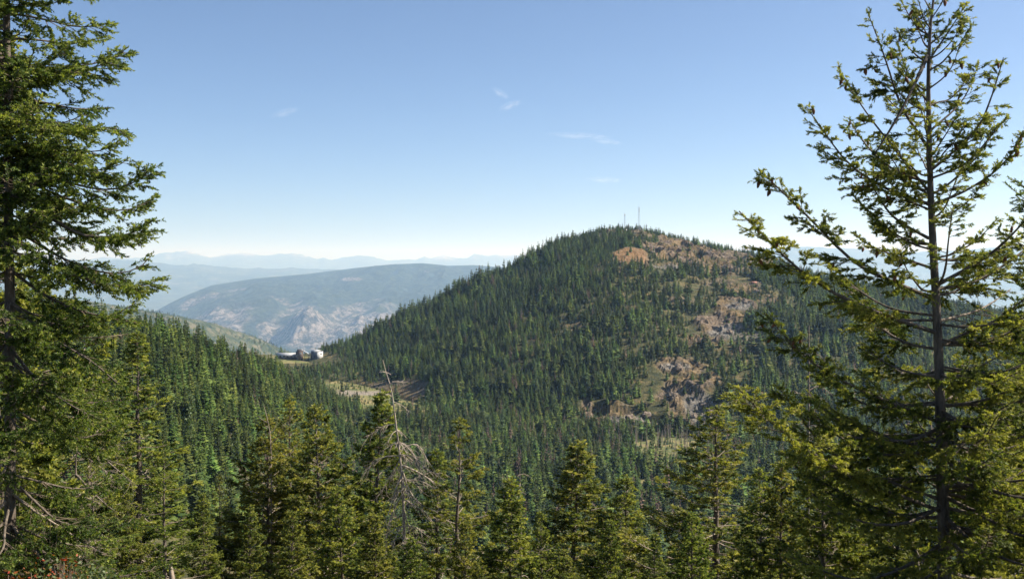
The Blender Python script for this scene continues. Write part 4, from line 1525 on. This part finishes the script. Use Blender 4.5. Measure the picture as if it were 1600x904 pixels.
L1_FILL = [(26, 1.6, 5.4, .95, .8, -15, 12, .0, (-2.7, -.4)), (30, 2.2, 6.5, 1.9, 1.2, -4, 18, .0, (0, 6.28)), (26, .5, 6.0, 1.5, 1.2, -12, 6, .0, (-2.9, -.3)), (34, -1.5, 3.2, 2.0, 1.5, -14, 2, .0, (-2.7, -.75)), (20, -1.5, 3.2, 1.6, 1.3, -14, 2, .0, (-.8, 1.9)), (50, -5.8, -.6, 2.5, 2.2, -24, -12, .14, (-2.4, 1.2)), (20, -2, 4, 2.2, 1.8, -10, 2, 0, (1.9, 4.4))]
hero_tree('big_fir', 'big dense fir at the edge of view with long layered limbs against the sky', [(8, -420), (9, -200), (10, 0), (12, 250), (15, 420), (16, 700), (16, 950)], L1D,
          (.09, .07, .03), L1, 702, L1_FILL, 1.15, needle=.034, blades=6, wid=.0105, density=1.55, droop=.28, spread=.44, maxlen=.88, bare_in=.16, tone0=.40)

# a second fir beyond the edge of view whose limbs reach in
RE = [([(1690, 420), (1640, 400), (1600, 385), (1560, 360)], -.2), ([(1690, 560), (1640, 560), (1590, 545), (1550, 520)], -.4), ([(1690, 640), (1630, 650), (1580, 660), (1535, 650)], .3), ([(1690, 760), (1630, 770), (1570, 800), (1530, 830)], -.5),
      ([(1690, 850), (1620, 850), (1560, 870), (1500, 880)], .2)]
hero_tree('edge_fir', 'fir at the edge of view whose green limbs reach in beside the coned fir', [(1690, 230), (1690, 500), (1692, 950)], 15.5, (.13, .09, .02), RE, 703,
          [(46, -4.5, 1.0, 1.9, 1.1, -8, 14, .05, (1.8, 4.5)), (38, -4.5, 1.9, 1.9, .6, -8, 24, .05, (-1.8, 1.8)), (14, .8, 1.9, 1.0, .4, 10, 35, 0, (0, 6.28))], 1.15, needle=.034, blades=8, wid=.009, density=1.35, droop=.22, spread=.30, maxlen=.55, bare_in=.15, tone0=.5)


# ------------------------------------------------------------------ dead trees
def dead_tree(name, label, trunk_px, d, rad, limbs, seed, twig_rate=9.0, nrand=0, rl=(.3, .8), zr=(0, 1), m='deadwood', hang=.5):
    r = np.random.default_rng(seed)
    tp = np.array([P(u, v, d) for u, v in trunk_px])
    foot = np.array([tp[-1][0], d, ground_at(tp[-1][0], d) - .2])
    tp = resample(np.concatenate([tp, foot[None]])[::-1], 28)
    t = empty(name, tuple(foot))
    tag(t, label, 'dead tree')
    a = Acc()
    f = np.linspace(0, 1, 28)
    a.tube(tp - foot, np.interp(f, [0, .6, 1], rad), 9, 0, .5, .10)
    link('trunk', a.mesh('trunk', [M[m]], True), t)
    paths = []
    for px, dt in limbs:
        paths.append((hero_limb(px, d, dt, r, 10), None))
    for k in range(nrand):
        q = zr[0] + (zr[1] - zr[0]) * r.random()
        i = min(int(q * 27), 26)
        b = tp[i]
        an = r.uniform(0, 6.28)
        L = r.uniform(*rl) * (1.15 - q * .6)
        o = np.array([math.cos(an), math.sin(an), 0])
        s = np.linspace(0, 1, 5)[:, None]
        pth = b + o * L * s + np.array([[0, 0, 1.0]]) * L * (r.uniform(-.1, .25) * s - hang * s ** 2)
        pth[1:] += r.normal(0, .03 * L, (4, 3))
        paths.append((resample(pth, 10), None))
    for lp, _ in paths:
        L = np.linalg.norm(np.diff(lp, axis=0), axis=1).sum()
        a = Acc()
        o0 = lp[0]
        a.tube(lp - o0, np.linspace(.010 + .010 * L, .005, 10), 5, 0, .5, .05)
        n = int(L * twig_rate)
        i = r.integers(2, 9, n)
        A = lp[i] - o0
        tg = unit(lp[np.minimum(i + 1, 9)] - lp[i - 1])
        sd = unit(np.cross(tg, np.array([0, 0, 1.0]))) * np.where(r.random(n) < .5, 1, -1)[:, None]
        dd = unit(tg * .7 + sd * r.uniform(.3, 1, (n, 1)) + np.array([[0, 0, 1.0]]) * r.normal(-.35 * hang * 2, .4, (n, 1)))
        ll = r.uniform(.12, .45, n)[:, None] * min(1.3, L)
        B = A + dd * ll
        prisms(a, A, B, .0075, .004, 0, .5)
        C = B + unit(dd + r.normal(0, .5, (n, 3)) + np.array([0, 0, -.4 * hang])) * ll * .6
        prisms(a, B, C, .004, .0025, 0, .5)
        D = A * .5 + B * .5
        prisms(a, D, D + unit(dd + r.normal(0, .8, (n, 3))) * ll * .5, .004, .0025, 0, .5)
        link('branch', a.mesh('branch', [M[m]]), t, tuple(o0 - foot))
    return t


dead_tree('dead_snag', 'tall pale grey dead snag with drooping bare limbs and a curved top', [(598, 562), (604, 585), (610, 602), (614, 622), (617, 650), (622, 690), (627, 730), (631, 790), (632, 920)], 36, (.085, .05, .011),
          [([(618, 662), (600, 664), (584, 675), (572, 682)], -.3), ([(623, 712), (602, 712), (585, 720), (570, 735)], .3), ([(613, 596), (626, 596), (638, 597)], .2), ([(611, 585), (602, 580), (592, 581)], -.1),
           ([(624, 690), (640, 700), (652, 720), (658, 745)], -.3), ([(625, 702), (650, 690), (662, 705), (668, 722)], .3), ([(626, 710), (648, 712), (664, 732), (690, 742)], -.5), ([(628, 726), (650, 735), (672, 748), (700, 770), (722, 782)], .5),
           ([(628, 740), (618, 765), (608, 800), (596, 830)], -.4), ([(628, 752), (650, 748), (668, 755), (690, 770)], .2), ([(629, 735), (640, 770), (660, 790), (685, 800)], -.6), ([(626, 716), (612, 740), (600, 762), (590, 775)], .4),
           ([(631, 780), (650, 790), (672, 805), (690, 812)], .3), ([(630, 770), (612, 800), (600, 850)], .2), ([(630, 790), (640, 830), (645, 870)], -.4), ([(620, 640), (612, 648), (604, 655)], 0), ([(616, 628), (628, 632), (636, 640)], .1)],
          801, 13.0, 44, (.4, 1.2), (.40, .80), 'deadwood_pale', .6)
dead_tree('bare_spar', 'thin dark dead spar with short bare twigs beside the coned fir', [(1264, 508), (1264, 600), (1263, 700), (1262, 830), (1262, 930)], 26, (.065, .045, .012),
          [([(1264, 610), (1280, 600), (1296, 615)], .2), ([(1264, 620), (1245, 612), (1233, 618)], 0), ([(1264, 640), (1290, 640), (1310, 652)], -.2), ([(1263, 660), (1240, 664), (1228, 672)], .2), ([(1263, 720), (1240, 722), (1222, 745)], 0), ([(1263, 740), (1282, 760), (1290, 790)], .1)],
          802, 8.0, 34, (.25, .7), (.35, .97), 'bark_pale', .35)
dead_tree('dead_fir', 'dead fir with a fan of long pale bare limbs under the big fir', [(122, 668), (118, 720), (119, 800), (116, 860), (114, 940)], 23, (.035, .028, .010),
          [([(118, 690), (150, 705), (185, 735), (215, 760)], -.5), ([(118, 705), (160, 730), (195, 765)], .3), ([(118, 740), (150, 775), (180, 800), (215, 818)], -.6), ([(118, 770), (165, 790), (200, 818)], .3), ([(117, 800), (150, 830), (185, 850), (218, 862)], -.4),
           ([(117, 835), (150, 840), (190, 848), (240, 862)], -.8), ([(117, 845), (140, 870), (165, 900)], .1), ([(116, 850), (150, 880), (190, 900), (210, 915)], -.5), ([(117, 780), (95, 800), (70, 790), (50, 780)], .3), ([(117, 760), (80, 745), (50, 720), (25, 705)], -.5),
           ([(118, 720), (100, 735), (92, 760)], .2), ([(117, 810), (100, 850)], .2), ([(118, 680), (140, 672), (170, 690), (200, 700)], .2)],
          803, 7.0, 10, (.3, .7), (.45, .95), 'deadwood_dull', .5)
dead_tree('grey_spike', 'thin dead grey top rising behind the deep green fir', [(812, 728), (813, 770), (814, 840), (815, 930)], 30, (.04, .028, .008), [], 804, 8.0, 26, (.2, .6), (.4, .98), 'bark_pale', .4)
dead_tree('forked_top', 'dead forked top sticking out of the broad fir in the row', [(412, 633), (418, 655), (423, 680), (424, 760), (424, 930)], 43.5, (.08, .035, .010),
          [([(423, 676), (430, 668), (434, 655)], .1), ([(424, 694), (432, 684), (437, 672)], -.1), ([(419, 660), (410, 656), (404, 650)], .1), ([(421, 668), (413, 664)], -.1)], 805, 4, 10, (.3, .7), (.5, .9), 'deadwood', .3)

# broken stump
a = Acc()
sp = P(270, 915, 20)
zb = ground_at(sp[0], 20) - .2
tp = np.array([[0, 0, 0], [.02, 0, .6 * (sp[2] - zb)], [0, 0, sp[2] - zb + .05], [-.05, 0, P(264, 880, 20)[2] - zb]])
a.tube(resample(tp, 12), np.linspace(.16, .03, 12), 9, 0, .5, .18)
st = empty('broken_stump', (sp[0], 20, zb)); tag(st, 'pale broken stump at the bottom edge below the slender fir', 'stump')
link('trunk', a.mesh('trunk', [M['deadwood']], True), st)


# ------------------------------------------------------------------ red-leaved shrubs and young green growth in the near corner
def shrub(u, v, d, w, h, n, label, seed, name='red_shrub', m='leaves_red', leaf=.026):
    r = np.random.default_rng(seed)
    c = P(u, v, d)
    zb = ground_at(c[0], d) - .1
    H = c[2] - zb
    t = empty(name, (c[0], d, zb))
    tag(t, label, 'shrub')
    a = Acc(); lf = Acc()
    ends = []
    for k in range(26):
        an = r.uniform(0, 6.28); q = r.random() ** .5
        e = np.array([math.cos(an) * w * q, math.sin(an) * w * q, H * r.uniform(.8, 1.02) - h * .3 * q])
        pth = resample(np.array([[0, 0, 0], [e[0] * .35, e[1] * .35, e[2] * .6], e]), 8)
        a.tube(pth, np.linspace(.012, .004, 8), 4)
        ends.append(pth)
    link('stems', a.mesh('stems', [M['twig']]), t)
    E = np.array(ends)
    i = r.integers(0, len(E), n); j = r.integers(4, 8, n)
    p = E[i, j] + r.normal(0, .10, (n, 3)) * np.array([1, 1, .7])
    d1 = unit(r.normal(0, 1, (n, 3)) * np.array([1, 1, .45])) * leaf * r.uniform(.6, 1.3, (n, 1))
    d2 = unit(np.cross(d1, r.normal(0, 1, (n, 3)))) * leaf * .55
    V = np.stack([p - d1, p + d2, p + d1 * 1.1, p - d2], 1)
    lf.add(V.reshape(-1, 3), np.arange(n * 4).reshape(-1, 4), 0, np.repeat(np.clip(r.normal(.55, .3, n), 0, 1), 4))
    link('leaves', lf.mesh('leaves', [M[m], M['twig']]), t)


shrub(58, 888, 11, .34, .5, 900, 'red and orange leaved shrub in the bottom corner', 901)
shrub(98, 866, 11.6, .16, .4, 260, 'small crimson leaved shrub under the dead fir', 902)
shrub(10, 896, 10, .24, .4, 450, 'orange leaved shrub at the very corner', 903)
shrub(120, 888, 10.5, .5, .4, 1500, 'yellow green shrub beside the red leaved shrubs', 904, 'green_shrub', 'leaves_pale', .024)

# firs of the slope just below, whose tops fill the lower edge
r = np.random.default_rng(66)
LOW = [(170, 770, 62), (205, 800, 55), (285, 812, 60), (235, 850, 48), (360, 835, 52), (330, 850, 44), (420, 845, 58), (150, 840, 38), (95, 800, 46), (500, 845, 60), (560, 850, 50), (610, 860, 64), (680, 862, 50), (770, 850, 52),
       (820, 862, 44), (880, 858, 48), (1010, 862, 56), (1050, 850, 48), (1150, 850, 50), (1230, 830, 46), (1280, 790, 34), (1370, 820, 36), (1450, 800, 30), (1530, 800, 28), (1590, 770, 26), (40, 840, 40)]
LOWLAB = ['behind the slender pale fir', 'between the slender fir and short fir', 'at the foot of the hillside wood', 'below the short fir', 'under the thin brownish fir', 'in front of the young fir', 'under the first broad fir of the row', 'beside the bushy fir right of the dead fir', 'behind the dead fir limbs', 'below the middle of the fir row', 'under the dark pointed fir', 'just left of the grey snag foot', 'right of the grey snag foot', 'under the deep green bushy fir', 'between the deep green fir and thick pyramid fir', 'under the thick pyramid fir', 'beneath the smaller pyramid fir', 'left of the airy fir foot', 'right of the airy fir foot', 'left of the bare spar foot', 'right of the bare spar', 'left of the coned fir trunk base', 'against the coned fir trunk base', 'right of the coned fir trunk base', 'at the edge of view below the coned fir', 'in the corner behind the red shrubs']
for k, (u_, v_, d_) in enumerate(LOW):
    fir(('dense', 'broad', 'slim', 'dense', 'open')[k % 5], u_, v_, d_, 'fir top at the lower edge ' + LOWLAB[k], r.uniform(0, 6.28), r.uniform(.9, 1.15), group='firs crowding the lower edge')

# ------------------------------------------------------------------ a few thin wisps of cloud, high and far beyond the haze
mc, nt, out = mat('cloud_wisp')
pv = nt.nodes.new('ShaderNodeVolumePrincipled')
pv.inputs['Color'].default_value = (1, 1, 1, 1)
pv.inputs['Absorption Color'].default_value = (1, 1, 1, 1)
pv.inputs['Anisotropy'].default_value = 0.3
tc = nt.nodes.new('ShaderNodeTexCoord')
mp = nt.nodes.new('ShaderNodeMapping')
mp.inputs['Scale'].default_value = (2.2, 1.2, 2.6)
nt.links.new(tc.outputs['Object'], mp.inputs[0])
n1 = node(nt, 'ShaderNodeTexNoise', Scale=1.3, Detail=5.0, Roughness=0.6, Distortion=1.2)
nt.links.new(mp.outputs[0], n1.inputs['Vector'])
ln_ = nt.nodes.new('ShaderNodeVectorMath'); ln_.operation = 'LENGTH'
nt.links.new(tc.outputs['Object'], ln_.inputs[0])
m1 = nt.nodes.new('ShaderNodeMapRange')
m1.inputs[1].default_value = .15; m1.inputs[2].default_value = .95; m1.inputs[3].default_value = 1.0; m1.inputs[4].default_value = 0.0
nt.links.new(ln_.outputs['Value'], m1.inputs[0])
m2 = nt.nodes.new('ShaderNodeMapRange')
m2.inputs[1].default_value = .46; m2.inputs[2].default_value = .72; m2.inputs[3].default_value = 0.0; m2.inputs[4].default_value = 1.0
nt.links.new(n1.outputs['Fac'], m2.inputs[0])
mm = nt.nodes.new('ShaderNodeMath'); mm.operation = 'MULTIPLY'
nt.links.new(m1.outputs[0], mm.inputs[0]); nt.links.new(m2.outputs[0], mm.inputs[1])
m3 = nt.nodes.new('ShaderNodeMath'); m3.operation = 'MULTIPLY'; m3.inputs[1].default_value = 1.7e-3
nt.links.new(mm.outputs[0], m3.inputs[0])
nt.links.new(m3.outputs[0], pv.inputs['Density'])
nt.links.new(pv.outputs[0], out.inputs['Volume'])
import bmesh
bm = bmesh.new(); bmesh.ops.create_icosphere(bm, subdivisions=3, radius=1)
cme = bpy.data.meshes.new('cloud'); bm.to_mesh(cme); bm.free(); cme.materials.append(mc)
for (u_, v_, w_, h_, tilt, lab) in ((797, 165, 22, 7, -.35, 'small bright wisp of cloud high in the middle sky'), (782, 146, 18, 6, .5, 'faint wisp of cloud just above the bright one'), (445, 176, 26, 6, -.3, 'faint wisp of cloud over the valley side of the sky'),
                                    (905, 212, 60, 6, .05, 'longest thin streak of cloud above the hill'), (948, 221, 30, 5, .12, 'short streak of cloud at the end of the longest streak'), (945, 281, 34, 6, .04, 'pale wisp of cloud lowest above the hill')):
    D_ = 30000.0
    p_ = P(u_, v_, D_)
    o = link('cloud', cme, None, tuple(p_))
    o.scale = (w_ / F * D_, 500, h_ / F * D_)
    o.rotation_euler = (0, tilt, 0)
    tag(o, lab, 'cloud', 'thin wisps of cloud')
